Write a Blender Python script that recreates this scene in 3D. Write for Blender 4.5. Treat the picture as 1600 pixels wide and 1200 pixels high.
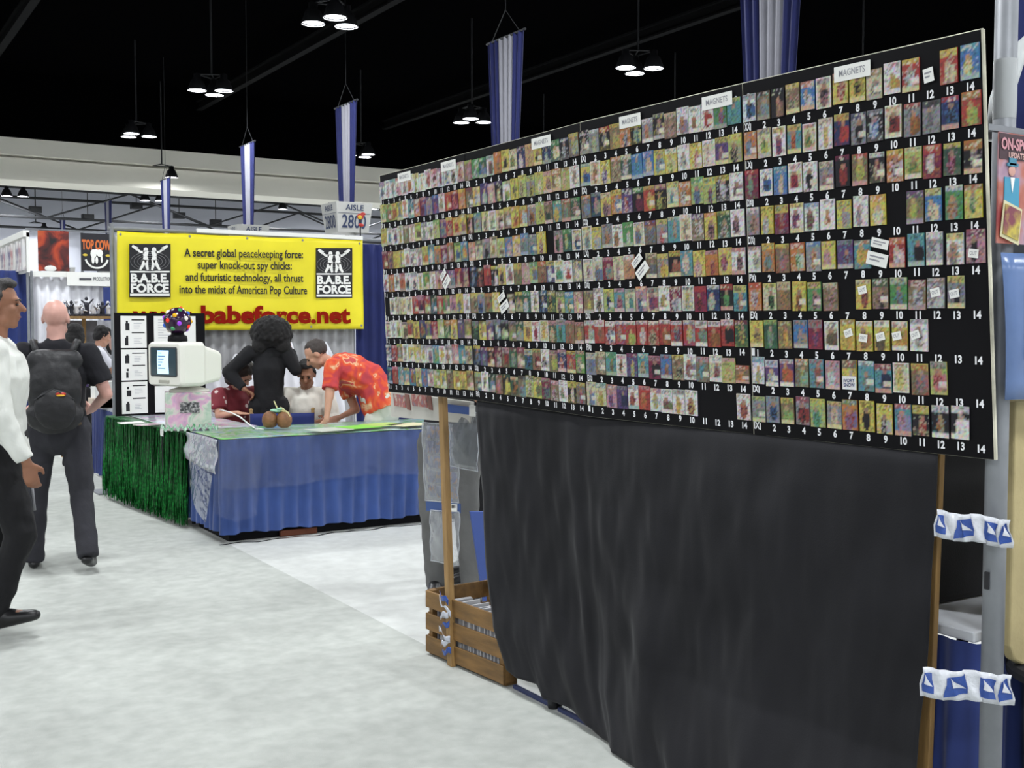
import bpy, bmesh, math, random
from mathutils import Vector, Matrix, noise as mnoise
random.seed(7)
for o in list(bpy.data.objects): bpy.data.objects.remove(o)
SC = bpy.context.scene
COL = SC.collection
TMP = bpy.data.scenes.new('workbench')                     # scratch scene for evaluating text and remeshes, removed at the end
TVL = TMP.view_layers[0]

# ------------------------------------------------------------------ camera
FPX, HOR, YAW, EYE = 1756.0, 511.0, math.radians(32.1), 1.6
PITCH = math.atan((600 - HOR) / FPX)
cam_d = bpy.data.cameras.new('camera'); cam = bpy.data.objects.new('camera', cam_d); COL.objects.link(cam)
cam_d.sensor_width = 36.0; cam_d.lens = FPX / 1600 * 36.0; cam_d.clip_start = 0.05; cam_d.clip_end = 300
cam.location = (0, 0, EYE); cam.rotation_euler = (math.pi / 2 - PITCH, 0, -YAW)
SC.camera = cam
# ------------------------------------------------------------------ world, exposure, light levels
w = bpy.data.worlds.new('hall_air'); SC.world = w; w.use_nodes = True
w.node_tree.nodes['Background'].inputs[0].default_value = (0.55, 0.6, 0.7, 1)
w.node_tree.nodes['Background'].inputs[1].default_value = 0.05
SC.view_settings.view_transform = 'Standard'; SC.view_settings.look = 'None'
SC.view_settings.gamma = 1; SC.view_settings.use_curve_mapping = False
SC.view_settings.exposure = 0.0
LAMP_WATT = 142.0
LAMP_Z = 8.22

# ------------------------------------------------------------------ pixel -> world helpers (1600x1200 frame)
CF = Vector((math.sin(YAW) * math.cos(PITCH), math.cos(YAW) * math.cos(PITCH), -math.sin(PITCH)))
CR = Vector((math.cos(YAW), -math.sin(YAW), 0))
CU = CR.cross(CF)
CE = Vector((0, 0, EYE))
def ray(px, py): return CF + CR * ((px - 800) / FPX) + CU * ((600 - py) / FPX)
def at_d(px, py, d): return CE + ray(px, py) * d
def on_z(px, py, z=0.0):
    r = ray(px, py); return CE + r * ((z - EYE) / r.z)
def on_y(px, py, y):
    r = ray(px, py); return CE + r * (y / r.y)
def on_x(px, py, x):
    r = ray(px, py); return CE + r * (x / r.x)
def on_pl(px, py, o, n):
    r = ray(px, py); return CE + r * ((o - CE).dot(n) / r.dot(n))

# ------------------------------------------------------------------ materials
def lin(c): return c / 12.92 if c <= 0.04045 else ((c + 0.055) / 1.055) ** 2.4
def rgb(h):
    if isinstance(h, str):
        h = h.lstrip('#'); return tuple(lin(int(h[i:i + 2], 16) / 255) for i in (0, 2, 4))
    return tuple(h[:3])
MATS = {}
def mat(name, col='#808080', rough=0.6, metal=0.0, var=0.0, vscale=8.0, bump=0.0, bscale=60.0, emit=0.0, spec=0.5, stretch=(1, 1, 1), sheen=0.0, backside=None):
    if name in MATS: return MATS[name]
    m = bpy.data.materials.new(name); m.use_nodes = True; nt = m.node_tree; b = nt.nodes['Principled BSDF']
    c = rgb(col)
    b.inputs['Base Color'].default_value = (*c, 1); b.inputs['Roughness'].default_value = rough; b.inputs['Metallic'].default_value = metal
    b.inputs['Specular IOR Level'].default_value = spec
    if sheen: b.inputs['Sheen Weight'].default_value = sheen
    if var or bump:
        tc = nt.nodes.new('ShaderNodeTexCoord'); mp = nt.nodes.new('ShaderNodeMapping'); mp.inputs['Scale'].default_value = stretch
        nt.links.new(tc.outputs['Object'], mp.inputs[0])
    if var:
        n = nt.nodes.new('ShaderNodeTexNoise'); n.inputs['Scale'].default_value = vscale; n.inputs['Detail'].default_value = 5
        nt.links.new(mp.outputs[0], n.inputs['Vector'])
        r = nt.nodes.new('ShaderNodeValToRGB'); r.color_ramp.elements[0].position = 0.3; r.color_ramp.elements[1].position = 0.7
        r.color_ramp.elements[0].color = (*[max(0, x * (1 - var)) for x in c], 1); r.color_ramp.elements[1].color = (*[min(1, x * (1 + var)) for x in c], 1)
        nt.links.new(n.outputs['Fac'], r.inputs[0]); nt.links.new(r.outputs[0], b.inputs['Base Color'])
    if bump:
        n2 = nt.nodes.new('ShaderNodeTexNoise'); n2.inputs['Scale'].default_value = bscale; n2.inputs['Detail'].default_value = 4
        nt.links.new(mp.outputs[0], n2.inputs['Vector'])
        bp = nt.nodes.new('ShaderNodeBump'); bp.inputs['Strength'].default_value = bump; bp.inputs['Distance'].default_value = 0.02
        nt.links.new(n2.outputs['Fac'], bp.inputs['Height']); nt.links.new(bp.outputs[0], b.inputs['Normal'])
    if emit:
        b.inputs['Emission Color'].default_value = (*c, 1); b.inputs['Emission Strength'].default_value = emit
    MATS[name] = m; return m
def mat_attr(name, rough=0.4, grain=0.0):
    m = bpy.data.materials.new(name); m.use_nodes = True; nt = m.node_tree; b = nt.nodes['Principled BSDF']
    a = nt.nodes.new('ShaderNodeAttribute'); a.attribute_name = 'Col'
    b.inputs['Roughness'].default_value = rough; b.inputs['Specular IOR Level'].default_value = 0.25
    if grain:
        tc = nt.nodes.new('ShaderNodeTexCoord'); n = nt.nodes.new('ShaderNodeTexNoise'); n.inputs['Scale'].default_value = 150; n.inputs['Detail'].default_value = 3
        nt.links.new(tc.outputs['Object'], n.inputs['Vector'])
        mx = nt.nodes.new('ShaderNodeMix'); mx.data_type = 'RGBA'; mx.blend_type = 'OVERLAY'; mx.inputs[0].default_value = grain
        nt.links.new(a.outputs['Color'], mx.inputs[6]); nt.links.new(n.outputs['Color'], mx.inputs[7]); nt.links.new(mx.outputs[2], b.inputs['Base Color'])
    else: nt.links.new(a.outputs['Color'], b.inputs['Base Color'])
    MATS[name] = m; return m
def mat_ramp(name, stops, tex='noise', scale=6.0, rough=0.6, detail=3.0, metal=0.0, bump=0.0, dist=0.0, interp='LINEAR'):
    """colour ramp over a noise / voronoi field: printed cloth, foil, litho prints"""
    m = bpy.data.materials.new(name); m.use_nodes = True; nt = m.node_tree; b = nt.nodes['Principled BSDF']
    tc = nt.nodes.new('ShaderNodeTexCoord')
    if tex == 'noise':
        n = nt.nodes.new('ShaderNodeTexNoise'); n.inputs['Scale'].default_value = scale; n.inputs['Detail'].default_value = detail; n.inputs['Distortion'].default_value = dist; o = n.outputs['Fac']
    else:
        n = nt.nodes.new('ShaderNodeTexVoronoi'); n.inputs['Scale'].default_value = scale; o = n.outputs['Distance']
    nt.links.new(tc.outputs['Object'], n.inputs['Vector'])
    r = nt.nodes.new('ShaderNodeValToRGB'); cr = r.color_ramp; cr.interpolation = interp
    while len(cr.elements) < len(stops): cr.elements.new(0.5)
    for e, (p, h) in zip(cr.elements, stops): e.position = p; e.color = (*rgb(h), 1)
    nt.links.new(o, r.inputs[0]); nt.links.new(r.outputs[0], b.inputs['Base Color'])
    b.inputs['Roughness'].default_value = rough; b.inputs['Metallic'].default_value = metal
    if bump:
        bp = nt.nodes.new('ShaderNodeBump'); bp.inputs['Strength'].default_value = bump; bp.inputs['Distance'].default_value = 0.01
        nt.links.new(o, bp.inputs['Height']); nt.links.new(bp.outputs[0], b.inputs['Normal'])
    MATS[name] = m; return m
def mat_film(name, tint='#ffffff', opacity=0.12, rough=0.12, refl=0.5):
    m = bpy.data.materials.new(name); m.use_nodes = True; nt = m.node_tree; nt.nodes.clear()
    out = nt.nodes.new('ShaderNodeOutputMaterial'); tr = nt.nodes.new('ShaderNodeBsdfTransparent'); tr.inputs[0].default_value = (*[0.9 + 0.1 * x for x in rgb(tint)], 1)
    df = nt.nodes.new('ShaderNodeBsdfDiffuse'); df.inputs[0].default_value = (*rgb(tint), 1)
    gl = nt.nodes.new('ShaderNodeBsdfGlossy'); gl.inputs['Roughness'].default_value = rough
    fr = nt.nodes.new('ShaderNodeFresnel'); fr.inputs[0].default_value = 1.45
    m1 = nt.nodes.new('ShaderNodeMixShader'); m1.inputs[0].default_value = opacity
    nt.links.new(tr.outputs[0], m1.inputs[1]); nt.links.new(df.outputs[0], m1.inputs[2])
    mu = nt.nodes.new('ShaderNodeMath'); mu.operation = 'MULTIPLY'; mu.inputs[1].default_value = refl * 2
    nt.links.new(fr.outputs[0], mu.inputs[0])
    m2 = nt.nodes.new('ShaderNodeMixShader'); nt.links.new(mu.outputs[0], m2.inputs[0]); nt.links.new(m1.outputs[0], m2.inputs[1]); nt.links.new(gl.outputs[0], m2.inputs[2])
    tc = nt.nodes.new('ShaderNodeTexCoord'); n = nt.nodes.new('ShaderNodeTexNoise'); n.inputs['Scale'].default_value = 14
    bp = nt.nodes.new('ShaderNodeBump'); bp.inputs['Strength'].default_value = 0.35; bp.inputs['Distance'].default_value = 0.03
    nt.links.new(tc.outputs['Object'], n.inputs['Vector']); nt.links.new(n.outputs['Fac'], bp.inputs['Height']); nt.links.new(bp.outputs[0], gl.inputs['Normal'])
    nt.links.new(m2.outputs[0], out.inputs[0]); MATS[name] = m; return m

M_black = mat('black_paint', '#07060a', 0.6, var=0.25, vscale=3, spec=0.15)
M_blackcloth = mat('black_cloth', '#212124', 0.9, bump=0.08, bscale=220, var=0.2, vscale=4, spec=0.15, sheen=0.06)
M_white = mat('white_paper', '#e6e6e2', 0.7)
M_ink = mat('ink', '#15151a', 0.7)
M_num = mat('white_vinyl', '#e9e9ec', 0.6)
M_steel = mat('galvanised_steel', '#82858a', 0.5, metal=0.25, var=0.12, vscale=12)
M_dsteel = mat('dark_steel', '#202124', 0.6)
M_bluedrape = mat('blue_drape_cloth', '#172a66', 0.85, var=0.15, vscale=5, sheen=0.2)
M_navy = mat('navy_drape_cloth', '#141f56', 0.85, var=0.15, vscale=4)
M_wdrape = mat('white_drape_cloth', '#e2e2e8', 0.8, var=0.06, vscale=5)
M_gdrape = mat('grey_drape_cloth', '#a2a2a4', 0.85, var=0.08, vscale=5)
M_wood = mat('raw_pine', '#967648', 0.6, var=0.25, vscale=6, stretch=(8, 8, 0.8), bump=0.1)
M_crate = mat('stained_crate_wood', '#75572f', 0.6, var=0.35, vscale=5, stretch=(6, 1, 6), bump=0.15)
M_skin = mat('skin_warm', '#b98a72', 0.55, var=0.08, vscale=14)
M_skind = mat('skin_tan', '#8f624a', 0.55, var=0.1, vscale=14)
M_skinp = mat('skin_pink', '#c9998c', 0.45, var=0.1, vscale=10)
M_hairb = mat('hair_black', '#120f10', 0.7, bump=0.8, bscale=220)
M_hairbr = mat('hair_brown', '#2a1a12', 0.5, bump=0.5, bscale=200)
M_hairg = mat('hair_grey_black', '#2e2b2a', 0.6, var=0.7, vscale=40, bump=0.5, bscale=200)
M_blacktrou = mat('black_trousers', '#0a0a0e', 0.9, bump=0.2, bscale=40)
M_greytrou = mat('charcoal_trousers', '#28282e', 0.9, bump=0.2, bscale=40, var=0.15)
M_shoe = mat('black_leather', '#101012', 0.4)
M_wshirt = mat('white_shirt_cloth', '#d6d8d2', 0.8, bump=0.3, bscale=18)
M_bshirt = mat('black_tshirt_cloth', '#15151b', 0.95, bump=0.2, bscale=20)

# ------------------------------------------------------------------ mesh builder
class MB:
    def __init__(s): s.v = []; s.f = []; s.c = []
    def add(s, vs, fs, col=None):
        b = len(s.v); s.v += [Vector(x) for x in vs]
        for f in fs: s.f.append([b + i for i in f]); s.c.append(col)
        return s
    def quad(s, a, b, c, d, col=None): return s.add([a, b, c, d], [(0, 1, 2, 3)], col)
    def box(s, p0, p1, col=None):
        x0, y0, z0 = p0; x1, y1, z1 = p1
        vs = [(x0, y0, z0), (x1, y0, z0), (x1, y1, z0), (x0, y1, z0), (x0, y0, z1), (x1, y0, z1), (x1, y1, z1), (x0, y1, z1)]
        return s.add(vs, [(0, 3, 2, 1), (4, 5, 6, 7), (0, 1, 5, 4), (1, 2, 6, 5), (2, 3, 7, 6), (3, 0, 4, 7)], col)
    def obox(s, o, u, v, n, col=None):
        """box from corner o spanned by vectors u, v, n"""
        o, u, v, n = Vector(o), Vector(u), Vector(v), Vector(n)
        vs = [o, o + u, o + u + v, o + v, o + n, o + u + n, o + u + v + n, o + v + n]
        return s.add(vs, [(0, 3, 2, 1), (4, 5, 6, 7), (0, 1, 5, 4), (1, 2, 6, 5), (2, 3, 7, 6), (3, 0, 4, 7)], col)
    def tube(s, pts, r, n=8, cap=True, col=None):
        pts = [Vector(p) for p in pts]; rs = r if isinstance(r, (list, tuple)) else [r] * len(pts)
        rings = []; prev = None
        for i, p in enumerate(pts):
            t = (pts[min(i + 1, len(pts) - 1)] - pts[max(i - 1, 0)]).normalized()
            a = t.orthogonal().normalized() if prev is None else (prev - t * prev.dot(t)).normalized()
            prev = a; bb = t.cross(a)
            rings.append([p + (a * math.cos(2 * math.pi * k / n) + bb * math.sin(2 * math.pi * k / n)) * rs[i] for k in range(n)])
        vs = [q for rg in rings for q in rg]; fs = []
        for i in range(len(pts) - 1):
            for k in range(n):
                k2 = (k + 1) % n; fs.append((i * n + k, i * n + k2, (i + 1) * n + k2, (i + 1) * n + k))
        if cap: fs.append(tuple(range(n - 1, -1, -1))); fs.append(tuple((len(pts) - 1) * n + k for k in range(n)))
        return s.add(vs, fs, col)
    def lathe(s, prof, n=20, o=(0, 0, 0), col=None, cap=True):
        o = Vector(o); vs = []; fs = []
        for r, z in prof:
            for k in range(n): vs.append(o + Vector((r * math.cos(2 * math.pi * k / n), r * math.sin(2 * math.pi * k / n), z)))
        for i in range(len(prof) - 1):
            for k in range(n):
                k2 = (k + 1) % n; fs.append((i * n + k, i * n + k2, (i + 1) * n + k2, (i + 1) * n + k))
        if cap: fs.append(tuple(range(n - 1, -1, -1))); fs.append(tuple((len(prof) - 1) * n + k for k in range(n)))
        return s.add(vs, fs, col)
    def grid(s, fn, nu, nv, col=None):
        vs = [fn(i / nu, j / nv) for j in range(nv + 1) for i in range(nu + 1)]
        fs = [(j * (nu + 1) + i, j * (nu + 1) + i + 1, (j + 1) * (nu + 1) + i + 1, (j + 1) * (nu + 1) + i) for j in range(nv) for i in range(nu)]
        return s.add(vs, fs, col)
    def ell(s, c, r, n=12, m=8, rot=None, col=None):
        c = Vector(c); vs = []; fs = []
        for j in range(m + 1):
            th = math.pi * j / m
            for k in range(n):
                q = Vector((r[0] * math.sin(th) * math.cos(2 * math.pi * k / n), r[1] * math.sin(th) * math.sin(2 * math.pi * k / n), r[2] * math.cos(th)))
                if rot is not None: q = rot @ q
                vs.append(c + q)
        for j in range(m):
            for k in range(n):
                k2 = (k + 1) % n; fs.append((j * n + k, (j + 1) * n + k, (j + 1) * n + k2, j * n + k2))
        return s.add(vs, fs, col)
WM = {}
def wm(o): return WM.get(o.name, Matrix.Identity(4)) if o else Matrix.Identity(4)
def obj(name, mb, m=None, parent=None, smooth=False, world=False, thick=0.0, bevel=0.0, subd=0):
    me = bpy.data.meshes.new(name)
    inv = wm(parent).inverted() if (world and parent) else None
    vs = [tuple(inv @ v) if inv else tuple(v) for v in mb.v]
    me.from_pydata(vs, [], mb.f)
    if any(c is not None for c in mb.c):
        at = me.color_attributes.new('Col', 'FLOAT_COLOR', 'CORNER'); k = 0
        buf = []
        for f, c in zip(mb.f, mb.c):
            c = c or (0.5, 0.5, 0.5)
            if isinstance(c, list):
                for q in c: buf += [q[0], q[1], q[2], 1.0]
            else:
                for _ in f: buf += [c[0], c[1], c[2], 1.0]
        at.data.foreach_set('color', buf)
    me.validate(); me.update()
    return link(name, me, m, parent, smooth, thick, bevel, subd)
def link(name, me, m=None, parent=None, smooth=False, thick=0.0, bevel=0.0, subd=0):
    o = bpy.data.objects.new(name, me); COL.objects.link(o)
    if m: me.materials.clear(); me.materials.append(m)
    if smooth: me.polygons.foreach_set('use_smooth', [True] * len(me.polygons))
    if parent: o.parent = parent; WM[o.name] = wm(parent)
    if thick: md = o.modifiers.new('thickness', 'SOLIDIFY'); md.thickness = thick; md.offset = 0
    if bevel: md = o.modifiers.new('edge', 'BEVEL'); md.width = bevel; md.segments = 2; md.limit_method = 'ANGLE'
    if subd: md = o.modifiers.new('round', 'SUBSURF'); md.levels = md.render_levels = subd
    return o
def tag(o, label=None, cat=None, group=None, kind=None):
    if label: o['label'] = label
    if cat: o['category'] = cat
    if group: o['group'] = group
    if kind: o['kind'] = kind
    return o
def thing(name, label, cat, loc=(0, 0, 0), rz=0.0, group=None):
    o = bpy.data.objects.new(name, None); COL.objects.link(o); o.empty_display_size = 0.1
    o.location = loc; o.rotation_euler = (0, 0, rz); WM[o.name] = Matrix.Translation(Vector(loc)) @ Matrix.Rotation(rz, 4, 'Z')
    return tag(o, label, cat, group)
def mob(name, mb, m, label, cat, group=None, **k):
    """a thing that is one mesh: its origin sits at the middle of its underside"""
    lo = Vector([min(v[i] for v in mb.v) for i in range(3)]); hi = Vector([max(v[i] for v in mb.v) for i in range(3)])
    c = Vector(((lo.x + hi.x) / 2, (lo.y + hi.y) / 2, lo.z)); mb.v = [v - c for v in mb.v]
    o = obj(name, mb, m, **k); o.location = c; WM[o.name] = Matrix.Translation(c)
    return tag(o, label, cat, group)

# ------------------------------------------------------------------ text as mesh
TX = {}
def text_data(s, bold=0.0):
    key = (s, bold)
    if key not in TX:
        cu = bpy.data.curves.new('t', 'FONT'); cu.body = s; cu.size = 1; cu.resolution_u = 3; cu.offset = bold
        o = bpy.data.objects.new('t', cu); TMP.collection.objects.link(o); TVL.update()
        me = bpy.data.meshes.new_from_object(o.evaluated_get(TVL.depsgraph))
        vs = [v.co.copy() for v in me.vertices]; fs = [tuple(p.vertices) for p in me.polygons]
        bpy.data.objects.remove(o); bpy.data.curves.remove(cu); bpy.data.meshes.remove(me)
        TX[key] = (vs, fs, min(v.x for v in vs), max(v.x for v in vs))
    return TX[key]
CAPH = 0.70
def put_text(mb, s, bl, br, cap, up=(0, 0, 1), n=None, lift=0.002, bold=0.0, col=None):
    """text whose baseline runs from point bl to br, caps cap tall, lifted off the surface along n"""
    vs, fs, x0, x1 = text_data(s, bold); bl, br, up = Vector(bl), Vector(br), Vector(up)
    u = br - bl; n = Vector(n) if n is not None else u.cross(up).normalized()
    mb.add([bl + u * ((v.x - x0) / max(x1 - x0, 1e-6)) + up * (v.y / CAPH * cap) + n * lift for v in vs], fs, col)
def text_width(s, cap, cond=1.0, bold=0.0):
    vs, fs, x0, x1 = text_data(s, bold); return (x1 - x0) / CAPH * cap * cond

# ------------------------------------------------------------------ organic shapes: overlapping forms fused by a voxel remesh
def caps(p0, p1, r0, r1, flat=1.0, side=(1, 0, 0), c0=True, c1=True): return ('c', Vector(p0), Vector(p1), r0, r1, flat, Vector(side), c0, c1)
def ell(c, r, rot=None): return ('e', Vector(c), r, rot)
def prim_mesh(mb, p, n=14):
    if p[0] == 'e': mb.ell(p[1], p[2], 16, 10, p[3]); return
    _, a, b, r0, r1, flat, side, c0, c1 = p
    ax = (b - a); L = ax.length
    if L < 1e-5: mb.ell(a, (r0, r0, r0)); return
    ax /= L; sd = side - ax * side.dot(ax)
    if sd.length < 1e-3: sd = ax.orthogonal()
    sd.normalize(); th = ax.cross(sd)
    prof = []
    if c0: prof += [(r0 * math.cos(t), -r0 * math.sin(t)) for t in (math.pi / 2 * 0.98, 1.1, 0.6)]
    prof += [(r0, 0), (r1, L)]
    if c1: prof += [(r1 * math.cos(t), L + r1 * math.sin(t)) for t in (0.6, 1.1, math.pi / 2 * 0.98)]
    vs = []
    for r, z in prof:
        for k in range(n):
            q = 2 * math.pi * k / n; vs.append(a + ax * z + sd * (r * math.cos(q)) + th * (r * flat * math.sin(q)))
    fs = [(i * n + k, i * n + (k + 1) % n, (i + 1) * n + (k + 1) % n, (i + 1) * n + k) for i in range(len(prof) - 1) for k in range(n)]
    fs.append(tuple(range(n - 1, -1, -1))); fs.append(tuple((len(prof) - 1) * n + k for k in range(n)))
    mb.add(vs, fs)
def blob(name, prims, m, parent=None, voxel=0.01, smooth=4, wrinkle=0.0, wscale=10.0, wst=(1, 1, 1)):
    mb = MB()
    for p in prims: prim_mesh(mb, p)
    me = bpy.data.meshes.new('tmp'); me.from_pydata([tuple(v) for v in mb.v], [], mb.f); me.update()
    o = bpy.data.objects.new('tmp', me); TMP.collection.objects.link(o)
    r = o.modifiers.new('r', 'REMESH'); r.mode = 'VOXEL'; r.voxel_size = voxel; r.use_smooth_shade = True
    s = o.modifiers.new('s', 'SMOOTH'); s.factor = 0.5; s.iterations = smooth
    TVL.update()
    out = bpy.data.meshes.new_from_object(o.evaluated_get(TVL.depsgraph))
    bpy.data.objects.remove(o); bpy.data.meshes.remove(me)
    if wrinkle:
        n = len(out.vertices); co = [0.0] * (3 * n); no = [0.0] * (3 * n)
        out.vertices.foreach_get('co', co); out.vertices.foreach_get('normal', no)
        for i in range(0, 3 * n, 3):
            q = Vector((co[i] * wst[0], co[i + 1] * wst[1], co[i + 2] * wst[2])) * wscale
            a = (mnoise.noise(q) + 0.6 * mnoise.noise(q * 2.3)) * wrinkle
            co[i] += no[i] * a; co[i + 1] += no[i + 1] * a; co[i + 2] += no[i + 2] * a
        out.vertices.foreach_set('co', co); out.update()
    out.name = name
    return link(name, out, m, parent, True)
# ================================================================== THE HALL
M_carpet = mat('aisle_carpet', '#b3b6b1', 0.98, var=0.10, vscale=11, bump=0.35, bscale=420, spec=0.1)
M_carpet2 = mat('booth_carpet', '#c9cbc8', 0.98, var=0.08, vscale=10, bump=0.35, bscale=420, spec=0.1)
M_ceil = mat('black_ceiling_paint', (0.0012, 0.0012, 0.0014), 1.0, spec=0.0)
M_wall = mat('hall_wall_paint', '#c3c5d0', 0.9, var=0.05, vscale=0.2)
M_beam = mat('beam_paint', '#e6e3d8', 0.9, var=0.03, vscale=0.3)
AX = 2.60                                                   # edge between aisle carpet and booth carpet
tag(obj('floor', MB().quad((-26, -22, 0), (AX, -22, 0), (AX, 92, 0), (-26, 92, 0)), M_carpet), kind='structure')
tag(obj('floor_booth', MB().quad((AX, -22, 0), (70, -22, 0), (70, 92, 0), (AX, 92, 0)), M_carpet2), kind='structure')
tag(obj('ceiling', MB().box((-26, -22, 11.5), (70, 92, 11.7)), M_ceil), kind='structure')
tag(obj('wall_back', MB().box((-26, 63, 0), (70, 63.3, 11.5)), M_wall), kind='structure')
tag(obj('wall_left', MB().box((-26.3, -22, 0), (-26, 92, 11.5)), M_wall), kind='structure')
tag(obj('wall_right', MB().box((70, -22, 0), (70.3, 92, 11.5)), M_wall), kind='structure')
tag(obj('wall_front', MB().box((-26, -22.3, 0), (70, -22, 11.5)), M_wall), kind='structure')
# white soffit beam across the hall: stepped face
bm_ = MB(); YB = 47.6
bm_.box((-26, YB + 0.5, 7.35), (70, YB + 2.4, 11.5)); bm_.box((-26, YB, 8.3), (70, YB + 0.5, 8.95)); bm_.box((-26, YB + 0.22, 7.35), (70, YB + 0.5, 8.2))
tag(obj('trim_soffit', bm_, M_beam), kind='structure')
bm_ = MB(); bm_.box((-26, YB - 0.02, 8.95), (70, YB + 0.45, 11.5)); tag(obj('trim_bulkhead', bm_, M_ceil), kind='structure')
# dark roof over the far bay, and a pale end wall below it
tag(obj('ceiling_far', MB().box((-26, 50, 9.0), (70, 92, 9.2)), mat('far_roof_paint', (0.003, 0.003, 0.0035), 0.9)), kind='structure')
def truss(name, y, z0, z1, x0, x1, step, label):
    t = thing(name, label, 'truss', ((x0 + x1) / 2, y, z0))
    obj('bottom_chord', MB().tube([(x0, y, z0), (x1, y, z0)], 0.07, 6), M_dsteel, t, world=True)
    obj('top_chord', MB().tube([(x0, y, z1), (x1, y, z1)], 0.07, 6), M_dsteel, t, world=True)
    x = x0; k = 0
    while x < x1 - 0.01:
        a = (x, y, z0 if k % 2 else z1); b = (x + step, y, z1 if k % 2 else z0)
        obj('brace', MB().tube([a, b], 0.045, 6), M_dsteel, t, world=True); x += step; k += 1
truss('roof_truss', 58.6, 6.9, 8.3, -2, 46, 4.0, 'dark steel roof truss beyond the white beam, nearer of two')
truss('roof_truss', 61.2, 6.6, 8.1, 0, 52, 4.0, 'dark steel roof truss beyond the white beam, farther of two')
for i, (px, py) in enumerate([(55, 326), (137, 338), (213, 320), (280, 335), (337, 346)]):
    p = on_y(px, py, 60.2); mb = MB(); mb.box((-0.28, -0.2, -0.22), (0.28, 0.2, 0.1)); mb.tube([(0, 0, 0.1), (0, 0, 8.99 - p.z)], 0.02, 6); mb.box((-0.24, -0.23, -0.18), (0.24, -0.2, 0.06))
    o = obj('loudspeaker', mb, M_dsteel); o.location = p
    tag(o, 'small black loudspeaker under the far truss, %s from the left' % ['first', 'second', 'third', 'fourth', 'fifth'][i], 'loudspeaker', 'loudspeakers under the far truss')
# faint girders below the black ceiling
for i, x in enumerate((5.6, 14.1, 22.6)):
    mb = MB(); mb.box((x - 0.12, -20, 10.6), (x + 0.12, 47, 10.66)); mb.box((x - 0.02, -20, 10.66), (x + 0.02, 47, 10.94)); mb.box((x - 0.12, -20, 10.94), (x + 0.12, 47, 11.0))
    tag(obj('trim_girder', mb, mat('girder_paint', (0.003, 0.003, 0.0035), 0.9, spec=0.1)), kind='structure')

# ------------------------------------------------------------------ triple hall lamps on their 8.5 m grid
M_lens = mat('lamp_lens', '#f4f6ff', 0.4, emit=9.0)
M_house = mat('lamp_housing', '#1a1a1d', 0.5)
lamp_light = bpy.data.lights.new('hall_lamp', 'AREA'); lamp_light.shape = 'DISK'; lamp_light.size = 0.46; lamp_light.energy = LAMP_WATT; lamp_light.color = (0.95, 0.98, 1.0)
house_me = None
def lamp_cluster(x, y, label, group=None, z=LAMP_Z, n=3, rot=0.3):
    t = thing('hall_lamp_cluster', label, 'lamp', (x, y, z), rot, group)
    global house_me, lens_me
    obj('mount_frame', MB().tube([(0, 0, 0.5), (0, 0, 11.5 - z if y < YB else 9.0 - z)], 0.03, 6).tube([(0.42, 0, 0.45), (-0.21, 0.36, 0.45), (-0.21, -0.36, 0.45), (0.42, 0, 0.45)], 0.02, 5).tube([(0.42, 0, 0.45), (0, 0, 0.5), (-0.21, 0.36, 0.45)], 0.02, 5), M_house, t)
    for k in range(n):
        a = 2 * math.pi * k / 3; c = Vector((0.42 * math.cos(a), 0.42 * math.sin(a), 0))
        if house_me is None:
            h = obj('lamp_head', MB().lathe([(0.255, 0.0), (0.25, 0.06), (0.17, 0.27), (0.10, 0.34), (0.10, 0.46), (0.03, 0.48)], 18, cap=False), M_house, t, smooth=True); house_me = h.data
            l = obj('lens', MB().lathe([(0.235, 0.035), (0.15, 0.03), (0.02, 0.03)], 14), M_lens, h, smooth=False); lens_me = l.data
        else:
            h = bpy.data.objects.new('lamp_head', house_me); COL.objects.link(h); h.parent = t
            l = bpy.data.objects.new('lens', lens_me); COL.objects.link(l); l.parent = h
        h.location = c
        e = bpy.data.objects.new('lamp_light', lamp_light); COL.objects.link(e); e.parent = h; e.location = (0, 0, 0.02)
seen = {(1, 3): 'brightest triple hall lamp at top of the picture, nearest on the left', (1, 4): 'triple hall lamp below and left of the top one, second on the left row',
        (1, 5): 'triple hall lamp just above the white beam on the left', (2, 3): 'triple hall lamp between the two widest aisle banners',
        (2, 4): 'triple hall lamp just left of the second widest aisle banner', (2, 5): 'triple hall lamp right of the aisle 2800 banner, low and small'}
for i in range(-2, 5):
    for j in range(-2, 6):
        x = 1.4 + 8.48 * i; y = -2.5 + 8.55 * j
        if (i, j) in seen: lamp_cluster(x, y, seen[(i, j)], 'triple hall lamps', rot=[0.3, 1.1, 2.0, 0.8][(i + j) % 4])
        elif -2 <= i <= 4 and j <= 5 and not (j >= 4 and (i < 0 or i > 3)): lamp_cluster(x, y, 'triple hall lamp hanging outside the pictured view', 'hall lamps outside the view', rot=0.4)
for k, (px, py, y, lab) in enumerate([(90, 288, 53.5, 'hall lamp under the white beam at left, upper one'), (325, 297, 54.5, 'hall lamp under the white beam left of the aisle 2800 banner'),
        (22, 306, 57.5, 'hall lamp at far left edge beyond the beam'), (238, 313, 57.5, 'hall lamp beyond the beam beside the narrow far banner'),
        (431, 326, 58, 'hall lamp low beyond the beam, left of the aisle 2800 sign'), (253, 276, 46.4, 'bright lamp hanging against the white beam face'),
        (56, 362, 61.5, 'small far lamp above the white magazine rack')]):
    p = on_y(px, py, y); lamp_cluster(p.x, p.y, lab, 'far hall lamps', z=p.z, n=2 if k in (2, 3) else 1, rot=0.2)
for x in (26.9, 35.4, 43.9):
    for y in (52.5, 58.0): lamp_cluster(x, y, 'far triple hall lamp hidden behind signs and the magnet board', 'hidden far hall lamps')
for x in (-7, 1.4):
    for y in (52.5, 58.0): lamp_cluster(x, y, 'triple hall lamp hanging outside the pictured view', 'hall lamps outside the view')

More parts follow.
